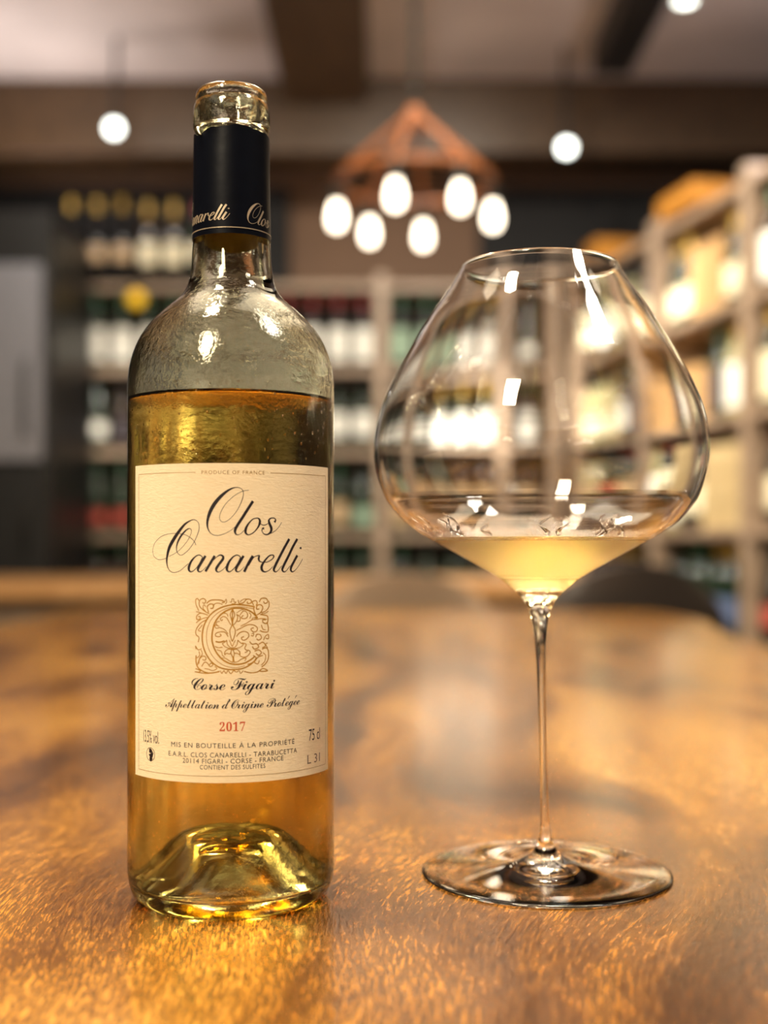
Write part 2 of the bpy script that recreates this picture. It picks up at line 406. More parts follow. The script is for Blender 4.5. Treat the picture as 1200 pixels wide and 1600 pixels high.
def glass(name, col=(1, 1, 1), ior=1.5, rough=0.0, absorb=None, density=0.0, bump=None):
    m, nt, p, out = mat(name)
    nt.nodes.remove(p)
    g = node(nt, 'ShaderNodeBsdfGlass', Color=(*col, 1), Roughness=rough, IOR=ior)
    nt.links.new(g.outputs['BSDF'], out.inputs['Surface'])
    if absorb:
        v = node(nt, 'ShaderNodeVolumeAbsorption', Color=(*absorb, 1), Density=density)
        nt.links.new(v.outputs['Volume'], out.inputs['Volume'])
    if bump:
        bump(nt, g)
    return m


def table_wood():
    m, nt, p, out = mat('glossy_table_wood')
    L = nt.links.new
    tc = nt.nodes.new('ShaderNodeTexCoord')
    # slow warp of the grain direction
    wz = node(nt, 'ShaderNodeTexNoise', Scale=2.2, Detail=1.0)
    L(tc.outputs['Object'], wz.inputs['Vector'])
    sub = nt.nodes.new('ShaderNodeVectorMath'); sub.operation = 'MULTIPLY_ADD'
    sub.inputs[1].default_value = (0.22, 0.22, 0.0)
    L(wz.outputs['Color'], sub.inputs[0])
    L(tc.outputs['Object'], sub.inputs[2])
    # broad figure
    m1 = nt.nodes.new('ShaderNodeMapping'); m1.inputs['Scale'].default_value = (7.5, 1.7, 1)
    m1.inputs['Rotation'].default_value = (0, 0, 0.16)
    L(sub.outputs[0], m1.inputs['Vector'])
    n1 = node(nt, 'ShaderNodeTexNoise', Scale=1.6, Detail=7.0, Roughness=0.55, Distortion=0.7)
    L(m1.outputs['Vector'], n1.inputs['Vector'])
    r1 = ramp(nt, [(0.33, (0.055, 0.017, 0.002)), (0.43, (0.155, 0.056, 0.007)), (0.53, (0.285, 0.118, 0.016)), (0.66, (0.42, 0.20, 0.038))])
    L(n1.outputs['Fac'], r1.inputs['Fac'])
    # pores: short dark dashes along the grain, their glints painted as light dashes
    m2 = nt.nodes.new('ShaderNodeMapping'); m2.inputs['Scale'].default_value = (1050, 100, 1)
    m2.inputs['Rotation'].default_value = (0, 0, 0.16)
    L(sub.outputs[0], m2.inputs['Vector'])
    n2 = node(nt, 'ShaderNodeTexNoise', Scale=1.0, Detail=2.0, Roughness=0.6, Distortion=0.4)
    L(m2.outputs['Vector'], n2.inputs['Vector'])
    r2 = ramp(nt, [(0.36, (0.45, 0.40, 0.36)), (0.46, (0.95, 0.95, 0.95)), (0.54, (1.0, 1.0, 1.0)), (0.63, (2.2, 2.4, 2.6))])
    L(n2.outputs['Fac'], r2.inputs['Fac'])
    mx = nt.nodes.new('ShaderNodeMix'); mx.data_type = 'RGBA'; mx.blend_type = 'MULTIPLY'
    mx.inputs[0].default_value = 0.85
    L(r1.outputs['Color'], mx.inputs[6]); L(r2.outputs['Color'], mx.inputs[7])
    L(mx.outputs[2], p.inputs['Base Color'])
    # relief: pores plus a slight ripple of the varnish
    b1 = node(nt, 'ShaderNodeBump', Strength=0.7, Distance=0.0008)
    L(n2.outputs['Fac'], b1.inputs['Height'])
    L(b1.outputs['Normal'], p.inputs['Normal'])
    p.inputs['Roughness'].default_value = 0.24
    p.inputs['Specular IOR Level'].default_value = 0.5
    p.inputs['Coat Weight'].default_value = 0.85
    p.inputs['Coat Roughness'].default_value = 0.17
    nb = node(nt, 'ShaderNodeTexNoise', Scale=90.0, Detail=2.0)
    L(tc.outputs['Object'], nb.inputs['Vector'])
    b2 = node(nt, 'ShaderNodeBump', Strength=0.07, Distance=0.0007)
    L(n2.outputs['Fac'], b2.inputs['Height'])
    L(b2.outputs['Normal'], p.inputs['Coat Normal'])
    return m


def paper():
    m, nt, p, out = mat('laid_paper')
    L = nt.links.new
    tc = nt.nodes.new('ShaderNodeTexCoord')
    mp = nt.nodes.new('ShaderNodeMapping'); mp.inputs['Scale'].default_value = (420, 420, 1500)
    L(tc.outputs['Object'], mp.inputs['Vector'])
    nz = node(nt, 'ShaderNodeTexNoise', Scale=1.0, Detail=4.0, Distortion=0.8)
    L(mp.outputs['Vector'], nz.inputs['Vector'])
    b = node(nt, 'ShaderNodeBump', Strength=0.45, Distance=0.00025)
    L(nz.outputs['Fac'], b.inputs['Height'])
    L(b.outputs['Normal'], p.inputs['Normal'])
    rp = ramp(nt, [(0.2, (0.82, 0.72, 0.50)), (0.8, (0.90, 0.81, 0.60))])
    L(nz.outputs['Fac'], rp.inputs['Fac'])
    L(rp.outputs['Color'], p.inputs['Base Color'])
    p.inputs['Roughness'].default_value = 0.75
    p.inputs['Specular IOR Level'].default_value = 0.25
    return m


def dew(nt, g):
    """condensation relief on the chilled bottle"""
    tc = nt.nodes.new('ShaderNodeTexCoord')
    n1 = node(nt, 'ShaderNodeTexNoise', Scale=430.0, Detail=3.0, Roughness=0.6)
    v = node(nt, 'ShaderNodeTexVoronoi', Scale=520.0)
    nt.links.new(tc.outputs['Object'], n1.inputs['Vector'])
    nt.links.new(tc.outputs['Object'], v.inputs['Vector'])
    nz = node(nt, 'ShaderNodeTexNoise', Scale=28.0, Detail=2.0)
    nt.links.new(tc.outputs['Object'], nz.inputs['Vector'])
    r = ramp(nt, [(0.42, (0, 0, 0)), (0.62, (1, 1, 1))])
    nt.links.new(nz.outputs['Fac'], r.inputs['Fac'])
    b1 = node(nt, 'ShaderNodeBump', Distance=0.0004)
    mul = nt.nodes.new('ShaderNodeMath'); mul.operation = 'MULTIPLY'; mul.inputs[1].default_value = 0.6
    nt.links.new(r.outputs['Color'], mul.inputs[0])
    add = nt.nodes.new('ShaderNodeMath'); add.operation = 'ADD'; add.inputs[1].default_value = 0.06
    nt.links.new(mul.outputs[0], add.inputs[0])
    sp = nt.nodes.new('ShaderNodeSeparateXYZ')
    nt.links.new(tc.outputs['Object'], sp.inputs[0])
    hz = ramp(nt, [(0.0, (0.25, 0.25, 0.25)), (0.66, (0.45, 0.45, 0.45)), (0.77, (1, 1, 1)), (0.92, (0.8, 0.8, 0.8))])
    mr = nt.nodes.new('ShaderNodeMapRange'); mr.inputs[1].default_value = 0.0; mr.inputs[2].default_value = 0.24
    nt.links.new(sp.outputs['Z'], mr.inputs[0]); nt.links.new(mr.outputs[0], hz.inputs['Fac'])
    m3 = nt.nodes.new('ShaderNodeMath'); m3.operation = 'MULTIPLY'
    nt.links.new(add.outputs[0], m3.inputs[0]); nt.links.new(hz.outputs['Color'], m3.inputs[1])
    nt.links.new(m3.outputs[0], b1.inputs['Strength'])
    nt.links.new(n1.outputs['Fac'], b1.inputs['Height'])
    nt.links.new(b1.outputs['Normal'], g.inputs['Normal'])


def fog(z0, z1, amount):
    """chilled glass: a film of condensation roughens the band z0..z1 (metres) of the object"""
    def f(nt, g):
        tc = nt.nodes.new('ShaderNodeTexCoord')
        sp = nt.nodes.new('ShaderNodeSeparateXYZ')
        nt.links.new(tc.outputs['Object'], sp.inputs[0])
        a = nt.nodes.new('ShaderNodeMapRange'); a.inputs[1].default_value = z1; a.inputs[2].default_value = z1 - 0.006
        b = nt.nodes.new('ShaderNodeMapRange'); b.inputs[1].default_value = z0; b.inputs[2].default_value = z0 + 0.006
        nt.links.new(sp.outputs['Z'], a.inputs[0]); nt.links.new(sp.outputs['Z'], b.inputs[0])
        m1 = nt.nodes.new('ShaderNodeMath'); m1.operation = 'MULTIPLY'
        nt.links.new(a.outputs[0], m1.inputs[0]); nt.links.new(b.outputs[0], m1.inputs[1])
        m2 = nt.nodes.new('ShaderNodeMath'); m2.operation = 'MULTIPLY'; m2.inputs[1].default_value = amount
        nt.links.new(m1.outputs[0], m2.inputs[0])
        nt.links.new(m2.outputs[0], g.inputs['Roughness'])
    return f


M = {}
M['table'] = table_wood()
M['paper'] = paper()
M['bottle_glass'] = glass('bottle_glass', (0.97, 0.97, 0.93), 1.5, absorb=(0.62, 0.62, 0.10), density=30.0, bump=dew)
M['crystal'] = glass('crystal', (1, 1, 1), 1.5)
M['crystal_fogged'] = glass('crystal_fogged', (1, 1, 1), 1.5, bump=fog(0.113, 0.136, 0.35))
M['wine_bottle'] = glass('white_wine_in_bottle', (1, 1, 1), 1.34, absorb=(0.955, 0.78, 0.08), density=30.0)
M['wine_glass'] = glass('white_wine_in_glass', (1, 1, 1), 1.34, absorb=(0.96, 0.80, 0.12), density=30.0)
M['ink_black'] = plain('black_ink', (0.012, 0.010, 0.016), 0.5)
M['ink_grey'] = plain('grey_ink', (0.16, 0.13, 0.09), 0.6)
M['ink_red'] = plain('red_ink', (0.62, 0.085, 0.025), 0.5)
M['gold'] = plain('gold_foil_ink', (0.46, 0.245, 0.028), 0.4, metallic=0.15, scale=300)
M['gold_line'] = plain('dull_gold_line', (0.34, 0.21, 0.05), 0.5, metallic=0.1, scale=300)
M['capsule'] = plain('black_foil', (0.002, 0.003, 0.007), 0.36, metallic=0.0, scale=200, bump=0.08, spec=0.16)
M['capsule_in'] = plain('gold_foil_inside', (0.40, 0.30, 0.10), 0.4, metallic=0.6, scale=300)
M['silver_ink'] = plain('pale_gold_print', (0.62, 0.52, 0.38), 0.35, metallic=0.5, scale=300)
M['torn'] = plain('torn_foil_edge', (0.75, 0.75, 0.72), 0.3, metallic=0.7)
M['dark_wall'] = plain('dark_wall_paint', (0.030, 0.022, 0.017), 0.8, scale=3)
M['black_wall'] = plain('black_wall_panel', (0.008, 0.007, 0.007), 0.8, scale=3)
M['brown_wall'] = plain('brown_wall_panel', (0.16, 0.085, 0.045), 0.7, scale=3)
M['plaster'] = plain('ceiling_plaster', (0.54, 0.47, 0.44), 0.9, scale=3)
M['beam'] = wood('dark_beam_wood', (0.045, 0.022, 0.008), (0.085, 0.045, 0.018))
M['floor'] = wood('floor_wood', (0.07, 0.04, 0.02), (0.14, 0.08, 0.04), (8, 1, 8), 0.5)
M['rack'] = wood('rack_wood', (0.22, 0.15, 0.10), (0.36, 0.26, 0.18))
M['rack_dark'] = wood('rack_back_panel', (0.030, 0.018, 0.012), (0.05, 0.032, 0.022))
M['orange_wood'] = wood('chandelier_wood', (0.19, 0.055, 0.012), (0.30, 0.095, 0.022), (20, 20, 4))
M['iron'] = plain('black_iron', (0.02, 0.018, 0.016), 0.5, metallic=0.6)
M['bulb'] = emitter('lit_bulb', (1.0, 0.86, 0.66), 5.0)
M['lens'] = emitter('spot_lens', (0.96, 1.0, 0.92), 5.5)
M['amber'] = emitter('amber_lamp_glass', (0.75, 0.42, 0.01), 0.55)
M['steel'] = plain('brushed_steel', (0.20, 0.20, 0.23), 0.5, metallic=0.2, scale=40)
M['black'] = plain('black_enamel', (0.008, 0.008, 0.009), 0.4)
M['taupe'] = plain('taupe_upholstery', (0.26, 0.18, 0.12), 0.9, scale=200, bump=0.2)
M['dark_leather'] = plain('dark_leather', (0.03, 0.022, 0.018), 0.5, scale=200, bump=0.1)
M['table2'] = wood('honey_wood', (0.34, 0.17, 0.06), (0.50, 0.28, 0.12), (6, 1, 6), 0.35)
for nm, c in (('green_glass', (0.010, 0.022, 0.012)), ('brown_glass', (0.022, 0.011, 0.006)), ('black_glass', (0.006, 0.006, 0.007)), ('pale_glass', (0.30, 0.27, 0.13))):
    M[nm] = plain(nm, c, 0.12, spec=0.6)
for nm, c in (('label_white', (0.86, 0.84, 0.76)), ('label_cream', (0.80, 0.72, 0.50)), ('label_tan', (0.52, 0.36, 0.20)), ('label_dark', (0.05, 0.04, 0.05)),
              ('label_red', (0.42, 0.06, 0.04)), ('label_green', (0.30, 0.42, 0.30)), ('label_blue', (0.10, 0.14, 0.26))):
    M[nm] = plain(nm, c, 0.7)
for nm, c in (('foil_red', (0.20, 0.015, 0.015)), ('foil_black', (0.01, 0.01, 0.01)), ('foil_gold', (0.45, 0.28, 0.05)), ('foil_green', (0.02, 0.08, 0.04))):
    M[nm] = plain(nm, c, 0.35, metallic=0.2)
M['carton'] = plain('carton_board', (0.46, 0.27, 0.11), 0.85)
M['carton_orange'] = plain('orange_carton', (0.42, 0.17, 0.015), 0.7)
M['crate'] = wood('pale_crate_wood', (0.46, 0.33, 0.16), (0.60, 0.46, 0.24))

# ------------------------------------------------------------------ the room
FLOOR = -0.75
CEIL = 2.0
XL, XR, YF, YB = -2.6, 2.0, -2.6, 5.5
struct(obj('floor', box_mesh(XL, XR, YF, YB, FLOOR - 0.1, FLOOR), M['floor']))
struct(obj('ceiling', box_mesh(XL, XR, YF, YB, CEIL, CEIL + 0.1), M['plaster']))
struct(obj('wall_back', box_mesh(XL, XR, YB, YB + 0.1, FLOOR, CEIL), M['brown_wall']))
struct(obj('wall_left', box_mesh(XL - 0.1, XL, YF, YB, FLOOR, CEIL), M['dark_wall']))
struct(obj('wall_right', box_mesh(XR, XR + 0.1, YF, YB, FLOOR, CEIL), M['dark_wall']))
struct(obj('wall_front', box_mesh(XL, XR, YF - 0.1, YF, FLOOR, CEIL), M['dark_wall']))
struct(obj('trim_1', box_mesh(XL, XR, 4.95, 5.25, 1.70, CEIL, 0.006), M['beam']))
struct(obj('trim_2', box_mesh(-0.40, -0.06, YF, 4.95, 1.90, CEIL, 0.006), M['beam']))
struct(obj('trim_3', box_mesh(0.78, 0.92, YF, 4.6, 1.88, CEIL, 0.006), M['black']))
struct(obj('trim_4', box_mesh(XL, -0.42, 5.44, YB, FLOOR, 1.70, 0.0), M['black_wall']))
struct(obj('trim_5', box_mesh(0.42, XR, 5.44, YB, FLOOR, 1.70, 0.0), M['black_wall']))

# ------------------------------------------------------------------ dining table
def slab(outline, z0, z1, bevel, name):
    bm = bmesh.new()
    top = [bm.verts.new((x, y, z1)) for x, y in outline]
    f = bm.faces.new(top)
    r = bmesh.ops.extrude_face_region(bm, geom=[f])
    vs = [v for v in r['geom'] if isinstance(v, bmesh.types.BMVert)]
    bmesh.ops.translate(bm, verts=vs, vec=(0, 0, z0 - z1))
    bmesh.ops.recalc_face_normals(bm, faces=bm.faces)
    es = [e for e in bm.edges if all(abs(v.co.z - z1) < 1e-5 or abs(v.co.z - z0) < 1e-5 for v in e.verts) and abs(e.verts[0].co.z - e.verts[1].co.z) < 1e-5]
    bmesh.ops.bevel(bm, geom=es, offset=bevel, segments=3, affect='EDGES')
    return finish(bm, name, True, 0.8)


table = thing('dining_table', 'long glossy orange-brown wooden slab table under the bottle and the glass', 'table', (-0.05, 1.0, FLOOR))
right_edge = [(0.47, -0.5), (0.485, 0.0), (0.50, 0.6), (0.49, 1.2), (0.492, 1.6), (0.51, 1.85), (0.55, 2.1), (0.53, 2.28), (0.46, 2.42)]
left_edge = [(-0.52, 2.44), (-0.60, 2.34), (-0.61, 1.9), (-0.605, 1.3), (-0.62, 0.7), (-0.61, 0.1), (-0.60, -0.5)]
outl = catmull(right_edge + [(0.0, 2.46)] + left_edge, 4) + [(-0.05, -0.52)]
outl = [(x + 0.05, y - 1.0) for x, y in outl]
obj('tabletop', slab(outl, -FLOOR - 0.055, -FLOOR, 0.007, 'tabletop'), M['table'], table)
leg_me = box_mesh(-0.04, 0.04, -0.04, 0.04, 0, 0.70, 0.006, 'leg')
for x in (-0.42, 0.40):
    for y in (-1.3, 1.2):
        o = obj('leg', leg_me, M['iron'], table); o.location = (x, y, 0)

# ------------------------------------------------------------------ wine bottle (profiles in millimetres)
BOTTLE = Vector((-0.0565, 0.457, 0.0))
bottle = thing('wine_bottle', 'open clear bottle of golden white wine with large cream label and black neck foil', 'bottle', BOTTLE, math.atan2(0.0565, 0.457))


def mm(pts, sub=0):
    if sub:
        pts = catmull(pts, sub)
    return [(max(r, 0) * 0.001, z * 0.001) for r, z in pts]


punt_under = [(0, 22.8), (5, 22.6), (9.5, 21.6), (13, 18.6), (17, 13.2), (21.5, 7.0), (25.5, 2.6), (28.5, 0.6), (30.5, 0.0), (32.6, 0.25), (34.6, 1.3), (36.2, 3.2), (37.3, 6.2), (37.9, 10.5), (38.0, 15)]
shoulder = [(38.0, 186), (37.85, 190), (36.9, 196.7), (34.4, 203.6), (30.2, 210.2), (24.5, 216), (19.6, 220.2), (16.5, 224.5), (15.1, 229.7), (14.6, 235), (14.25, 241.5)]
lip = [(13.75, 255), (13.5, 270), (13.35, 281.5), (13.7, 282.6), (14.15, 284.2), (14.2, 287), (13.95, 290.6), (13.45, 292.2), (13.1, 293.0), (13.25, 293.9), (13.2, 295.6), (12.7, 296.9), (11.8, 297.5), (10.7, 297.4), (9.9, 296.6), (9.5, 295.2)]
inner_neck = [(9.3, 290), (9.3, 270), (9.6, 250), (10.4, 238), (11.4, 231.5), (12.9, 226.0), (15.8, 221.6), (20.6, 217.0), (26.2, 211.4), (31.0, 204.6), (33.8, 197.2), (35.2, 190.5), (35.5, 186)]
inner_base = [(35.5, 16), (35.2, 11.5), (34.2, 8.4), (32.4, 6.7), (30.3, 6.3), (27.6, 7.6), (24.2, 11.4), (20.2, 17.2), (16.4, 22.6), (13.0, 25.9), (9, 27.6), (4.5, 28.1), (0, 28.2)]
profile = mm(punt_under, 3) + mm([(38.0, z) for z in range(25, 186, 16)]) + mm(shoulder, 3) + mm(lip, 2) + mm(inner_neck, 3) + mm([(35.5, z) for z in range(176, 16, -16)]) + mm(inner_base, 3)
obj('glass_body', lathe(profile, 128, 'bottle_glass', angle=2.5), M['bottle_glass'], bottle)

LEVEL = 182.2
EPS = 0.16
wine_low = [(r + (EPS if r > 30 else 0), z - EPS) for r, z in inner_base[::-1]]
wprof = mm(wine_low, 3) + mm([(35.5 + EPS, z) for z in range(24, 176, 16)]) + mm([(35.5 + EPS, LEVEL + 1.0), (35.1, LEVEL + 0.6), (34.3, LEVEL + 0.15), (33, LEVEL), (20, LEVEL), (0, LEVEL)])
obj('wine', lathe(wprof, 128, 'wine_in_bottle', angle=0.9), M['wine_bottle'], bottle)

# condensation beads standing on the glass
rnd = random.Random(3)
bm = bmesh.new()
prof_out = catmull([(38.0, 150), (38.0, 170)] + shoulder, 8)
for i in range(260):
    r, z = prof_out[rnd.randrange(len(prof_out))]
    if z > 200 or z < 159 or i % 2:
        z = rnd.uniform(159, 186); r = 38.0
    a = rnd.uniform(-1.4, 1.4)
    s = rnd.choice((0.14, 0.18, 0.22, 0.3, 0.42)) * rnd.uniform(0.7, 1.2)
    mtx = Matrix.Translation((r * math.sin(a) * 0.001, -r * math.cos(a) * 0.001, z * 0.001)) @ Matrix.Rotation(a, 4, 'Z') @ Matrix.Diagonal((s * 0.001, s * 0.0004, s * 0.00115, 1))
    bmesh.ops.create_icosphere(bm, subdivisions=2, radius=1.0, matrix=mtx)
dw = obj('condensation_beads', finish(bm, 'condensation_beads', True), M['crystal'], bottle)
dw['kind'] = 'stuff'


# ---- paper label and its print: coordinates are (arc length, height) in mm on the bottle
def on_cyl(u, z, r):
    a = u / 38.15
    return (r * math.sin(a) * 0.001, -r * math.cos(a) * 0.001, z * 0.001)


def curved_patch(u0, u1, z0, z1, r0, r1, n=64, name='patch'):
    bm = bmesh.new()
    cols = []
    for i in range(n + 1):
        u = u0 + (u1 - u0) * i / n
        cols.append([bm.verts.new(on_cyl(u, z, r)) for r, z in ((r1, z0), (r1, z1), (r0, z1), (r0, z0))])
    for a, b in zip(cols, cols[1:]):
        for k in range(4):
            bm.faces.new((a[k], b[k], b[(k + 1) % 4], a[(k + 1) % 4]))
    bm.faces.new(cols[0]); bm.faces.new(cols[-1][::-1])
    return finish(bm, name, True, 0.6)


label = obj('paper_label', curved_patch(-41.3, 43.0, 48.7, 157.5, 38.02, 38.18, 80, 'paper_label'), M['paper'], bottle)
label['label'] = 'cream textured paper label with black script'
INK = 38.21


def ribbons(strokes, name, material, parent, fu=lambda u: u, fz=lambda z: z, fw=1.0, r=INK, sub=6, place=None):
    bm = bmesh.new()
    place = place or (lambda u, z: on_cyl(u, z, r))
    for s in strokes:
        pts = [tuple(float(q) for q in t.split(',')) for t in s.split()]
        pts = [(fu(u), fz(z), w * fw) for u, z, w in pts]
        if len(pts) == 2:
            pts = [pts[0], tuple((a + b) / 2 for a, b in zip(*pts)), pts[1]]
        c = catmull(pts, sub)
        prev = None
        for i, (u, z, w) in enumerate(c):
            a, b = c[max(i - 1, 0)], c[min(i + 1, len(c) - 1)]
            tx, tz = b[0] - a[0], b[1] - a[1]
            d = math.hypot(tx, tz) or 1
            nx, nz = -tz / d * w / 2, tx / d * w / 2
            pair = (bm.verts.new(place(u + nx, z + nz)), bm.verts.new(place(u - nx, z - nz)))
            if prev:
                bm.faces.new((prev[0], prev[1], pair[1], pair[0]))
            prev = pair
    me = bpy.data.meshes.new(name)
    bm.to_mesh(me); bm.free()
    return obj(name, me, material, parent)


def rot_stroke(pts, w):
    return ' '.join('%g,%g,%g' % (u, z, w) for u, z in pts)


ribbons(CLOS_STROKES, 'script_lettering', M['ink_black'], label, fw=1.15)
ribbons(CANARELLI_CAPITAL + CANARELLI_REST, 'script_lettering', M['ink_black'], label, fw=1.15)
ribbons(EMBLEM_STROKES, 'gold_emblem', M['gold'], label, sub=4)
fr = [rot_stroke([(-38.6 + i * 79.2 / 40, 51.0) for i in range(41)], 0.16), rot_stroke([(-38.6, 51.0), (-38.6, 100), (-38.6, 154.4)], 0.2),
      rot_stroke([(40.6, 51.0), (40.6, 100), (40.6, 154.4)], 0.2),
      rot_stroke([(-38.6 + i * 26.2 / 12, 154.4) for i in range(13)], 0.16), rot_stroke([(13.4 + i * 27.2 / 12, 154.4) for i in range(13)], 0.16)]
ribbons(fr, 'border_line', M['gold_line'], label, sub=2)


def script(s):
    """plain letters -> calligraphic letters of the built-in font"""
    out = ''
    for c in s:
        if 'a' <= c <= 'z':
            out += chr(0x1D4EA + ord(c) - 97)
        elif 'A' <= c <= 'Z':
            out += chr(0x1D4D0 + ord(c) - 65)
        else:
            out += c
    return out


def text_mesh(s, spacing=1.0, offset=0.0, bold_char=None):
    cu = bpy.data.curves.new('text', 'FONT')
    cu.body = s
    cu.space_character = spacing
    cu.offset = offset
    cu.resolution_u = 3
    o = bpy.data.objects.new('text', cu)
    COL.objects.link(o)
    bpy.context.view_layer.update()
    me = bpy.data.meshes.new_from_object(o.evaluated_get(bpy.context.evaluated_depsgraph_get()))
    bpy.data.objects.remove(o)
    bpy.data.curves.remove(cu)
    return me


def bounds(me):
    xs = [v.co.x for v in me.vertices]; ys = [v.co.y for v in me.vertices]
    return min(xs), max(xs), min(ys), max(ys)


CAP = bounds(text_mesh('H'))[3]


def printed(s, box, material, parent, name='printed_text', spacing=1.0, cap=False, offset=0.0, extra=()):
    """set a line of print into box = (u0, u1, z0, z1); cap: z0..z1 is the height of the capitals"""
    me = text_mesh(s, spacing, offset)
    x0, x1, y0, y1 = bounds(me)
    u0, u1, z0, z1 = box
    if cap:
        y0, y1 = 0.0, CAP
    bm = bmesh.new(); bm.from_mesh(me)
    k = x0
    n = max(2, int((u1 - u0) / 1.2))
    for i in range(1, n):
        xx = x0 + (x1 - x0) * i / n
        bmesh.ops.bisect_plane(bm, geom=bm.verts[:] + bm.edges[:] + bm.faces[:], plane_co=(xx, 0, 0), plane_no=(1, 0, 0))
    for v in bm.verts:
        v.co = on_cyl(u0 + (v.co.x - x0) / (x1 - x0) * (u1 - u0), z0 + (v.co.y - y0) / (y1 - y0) * (z1 - z0), INK)
    bm.to_mesh(me); bm.free()
    me.materials.clear()
    return obj(name, me, material, parent)


printed('PRODUCE OF FRANCE', (-10.3, 11.4, 153.8, 155.0), M['gold_line'], label, spacing=1.2, cap=True)
printed(script('Corse Figari'), (-13.9, 15.2, 78.5, 84.3), M['ink_black'], label, spacing=0.86, offset=-0.003)
printed(script('Appellation d') + '\u2019' + script('Origine Protegee'), (-24.2, 25.4, 72.6, 77.3), M['ink_black'], label, spacing=0.86, offset=-0.003)
ribbons(['20.2,76.4,0.15 20.7,77.0,0.25 21.0,77.4,0.2', '23.2,76.4,0.15 23.7,77.0,0.25 24.0,77.4,0.2'], 'accents', M['ink_black'], label)
printed(''.join(chr(0x1D7CE + int(c)) for c in '2017'), (-4.1, 4.6, 66.3, 69.5), M['ink_red'], label, spacing=1.08)
printed('13,5% vol.', (-35.4, -27.0, 61.0, 65.2), M['ink_black'], label, cap=True)
printed('75 cl', (29.9, 36.4, 60.7, 64.7), M['ink_black'], label, cap=True)
printed('L 31', (29.1, 36.4, 52.7, 55.8), M['ink_grey'], label, cap=True)
printed('MIS EN BOUTEILLE \u00c0 LA PROPRI\u00c9T\u00c9', (-21.7, 23.0, 60.6, 62.2), M['ink_black'], label, spacing=1.15, cap=True)
printed('E.A.R.L. CLOS CANARELLI - TARABUCETTA', (-22.8, 24.1, 57.4, 59.0), M['ink_black'], label, spacing=1.1, cap=True)
printed('20114 FIGARI - CORSE - FRANCE', (-17.2, 18.4, 55.3, 56.9), M['ink_black'], label, spacing=1.1, cap=True)
printed('CONTIENT DES SULFITES', (-10.9, 11.6, 53.3, 54.8), M['ink_black'], label, spacing=1.1, cap=True)
# oval badge with a dark head in profile wearing a headband
ring = [rot_stroke([(-31.35 + 2.2 * math.cos(a * PI / 16), 57.0 + 2.25 * math.sin(a * PI / 16)) for a in range(33)], 0.2)]
head = ["-31.9,58.9,0.5 -31.5,58.4,1.5 -31.2,57.9,1.7 -31.1,57.5,1.3", "-31.3,57.3,1.5 -31.0,56.8,1.9 -31.0,56.3,1.6 -30.9,55.9,1.5",
        "-31.6,56.0,1.0 -31.0,55.3,1.7 -30.6,55.0,1.2", "-30.3,58.0,0.25 -30.0,57.4,0.4 -30.3,56.9,0.25", "-32.2,56.9,0.3 -31.6,56.7,0.9"]
ribbons(ring + head, 'oval_badge', M['ink_black'], label, sub=4)

# ---- neck foil
NR = lambda z: 14.32 + (13.72 - 14.32) * (z - 241.8) / (281.0 - 241.8)
bm = bmesh.new()
SEG = 120
cols = []
for k in range(SEG):
    a = 2 * PI * k / SEG            # 0 = towards the camera, positive to the right
    aa = (a + PI) % (2 * PI) - PI
    zt = 280.6 + 0.35 * math.sin(3 * aa + 1) + 0.25 * math.sin(7 * aa) + 0.12 * math.sin(19 * aa)
    zt -= 1.3 * math.exp(-((aa + 1.0) / 0.22) ** 2)
    zs = [241.8 + (zt - 241.8) * t for t in (0, 0.02, 0.2, 0.4, 0.6, 0.8, 0.95, 1)]
    def wob(z, aa=aa):
        return 0.10 * math.sin(2 * aa + z * 0.2) * (z - 241.8) / 40 - 0.35 * math.exp(-((aa + 0.75) / 0.35) ** 2 - ((z - 277) / 4.0) ** 2)
    outer = [bm.verts.new(((NR(z) + 0.16 + wob(z)) * math.sin(a) * 0.001, -(NR(z) + 0.16 + wob(z)) * math.cos(a) * 0.001, z * 0.001)) for z in zs]
    inner = [bm.verts.new(((NR(z) + 0.03 + wob(z)) * math.sin(a) * 0.001, -(NR(z) + 0.03 + wob(z)) * math.cos(a) * 0.001, z * 0.001)) for z in zs]
    cols.append((outer, inner))
for k in range(SEG):
    (o1, i1), (o2, i2) = cols[k], cols[(k + 1) % SEG]
    for j in range(len(o1) - 1):
        bm.faces.new((o1[j], o2[j], o2[j + 1], o1[j + 1]))
        f = bm.faces.new((i1[j], i1[j + 1], i2[j + 1], i2[j])); f.material_index = 1
    bm.faces.new((o1[-1], o2[-1], i2[-1], i1[-1]))
    f = bm.faces.new((o1[0], i1[0], i2[0], o2[0]))
cap_me = finish(bm, 'neck_foil', True, 0.9)
foil = obj('neck_foil', cap_me, [M['capsule'], M['capsule_in']], bottle)
foil['label'] = 'black foil capsule cut open at the top'


def on_neck(u, z):
    r = NR(z) + 0.30
    a = u / 14.5
    return (r * math.sin(a) * 0.001, -r * math.cos(a) * 0.001, z * 0.001)


K = 0.475
ribbons(CLOS_STROKES, 'script_lettering', M['silver_ink'], foil, fu=lambda u: 5.7 + (u + 8.8) * K, fz=lambda z: 246.0 + (z - 133.2) * K, fw=0.9, place=on_neck)
ribbons(CANARELLI_REST + CANARELLI_CAPITAL[:1], 'script_lettering', M['silver_ink'], foil, fu=lambda u: -1.9 + (u - 24.2) * K, fz=lambda z: 246.4 + (z - 119.9) * K, fw=0.9, place=on_neck)
ribbons([rot_stroke([(i * 2 * PI * 14.5 / 90, 243.9) for i in range(91)], 0.32)], 'foil_stripe', M['silver_ink'], foil, sub=2, place=on_neck)
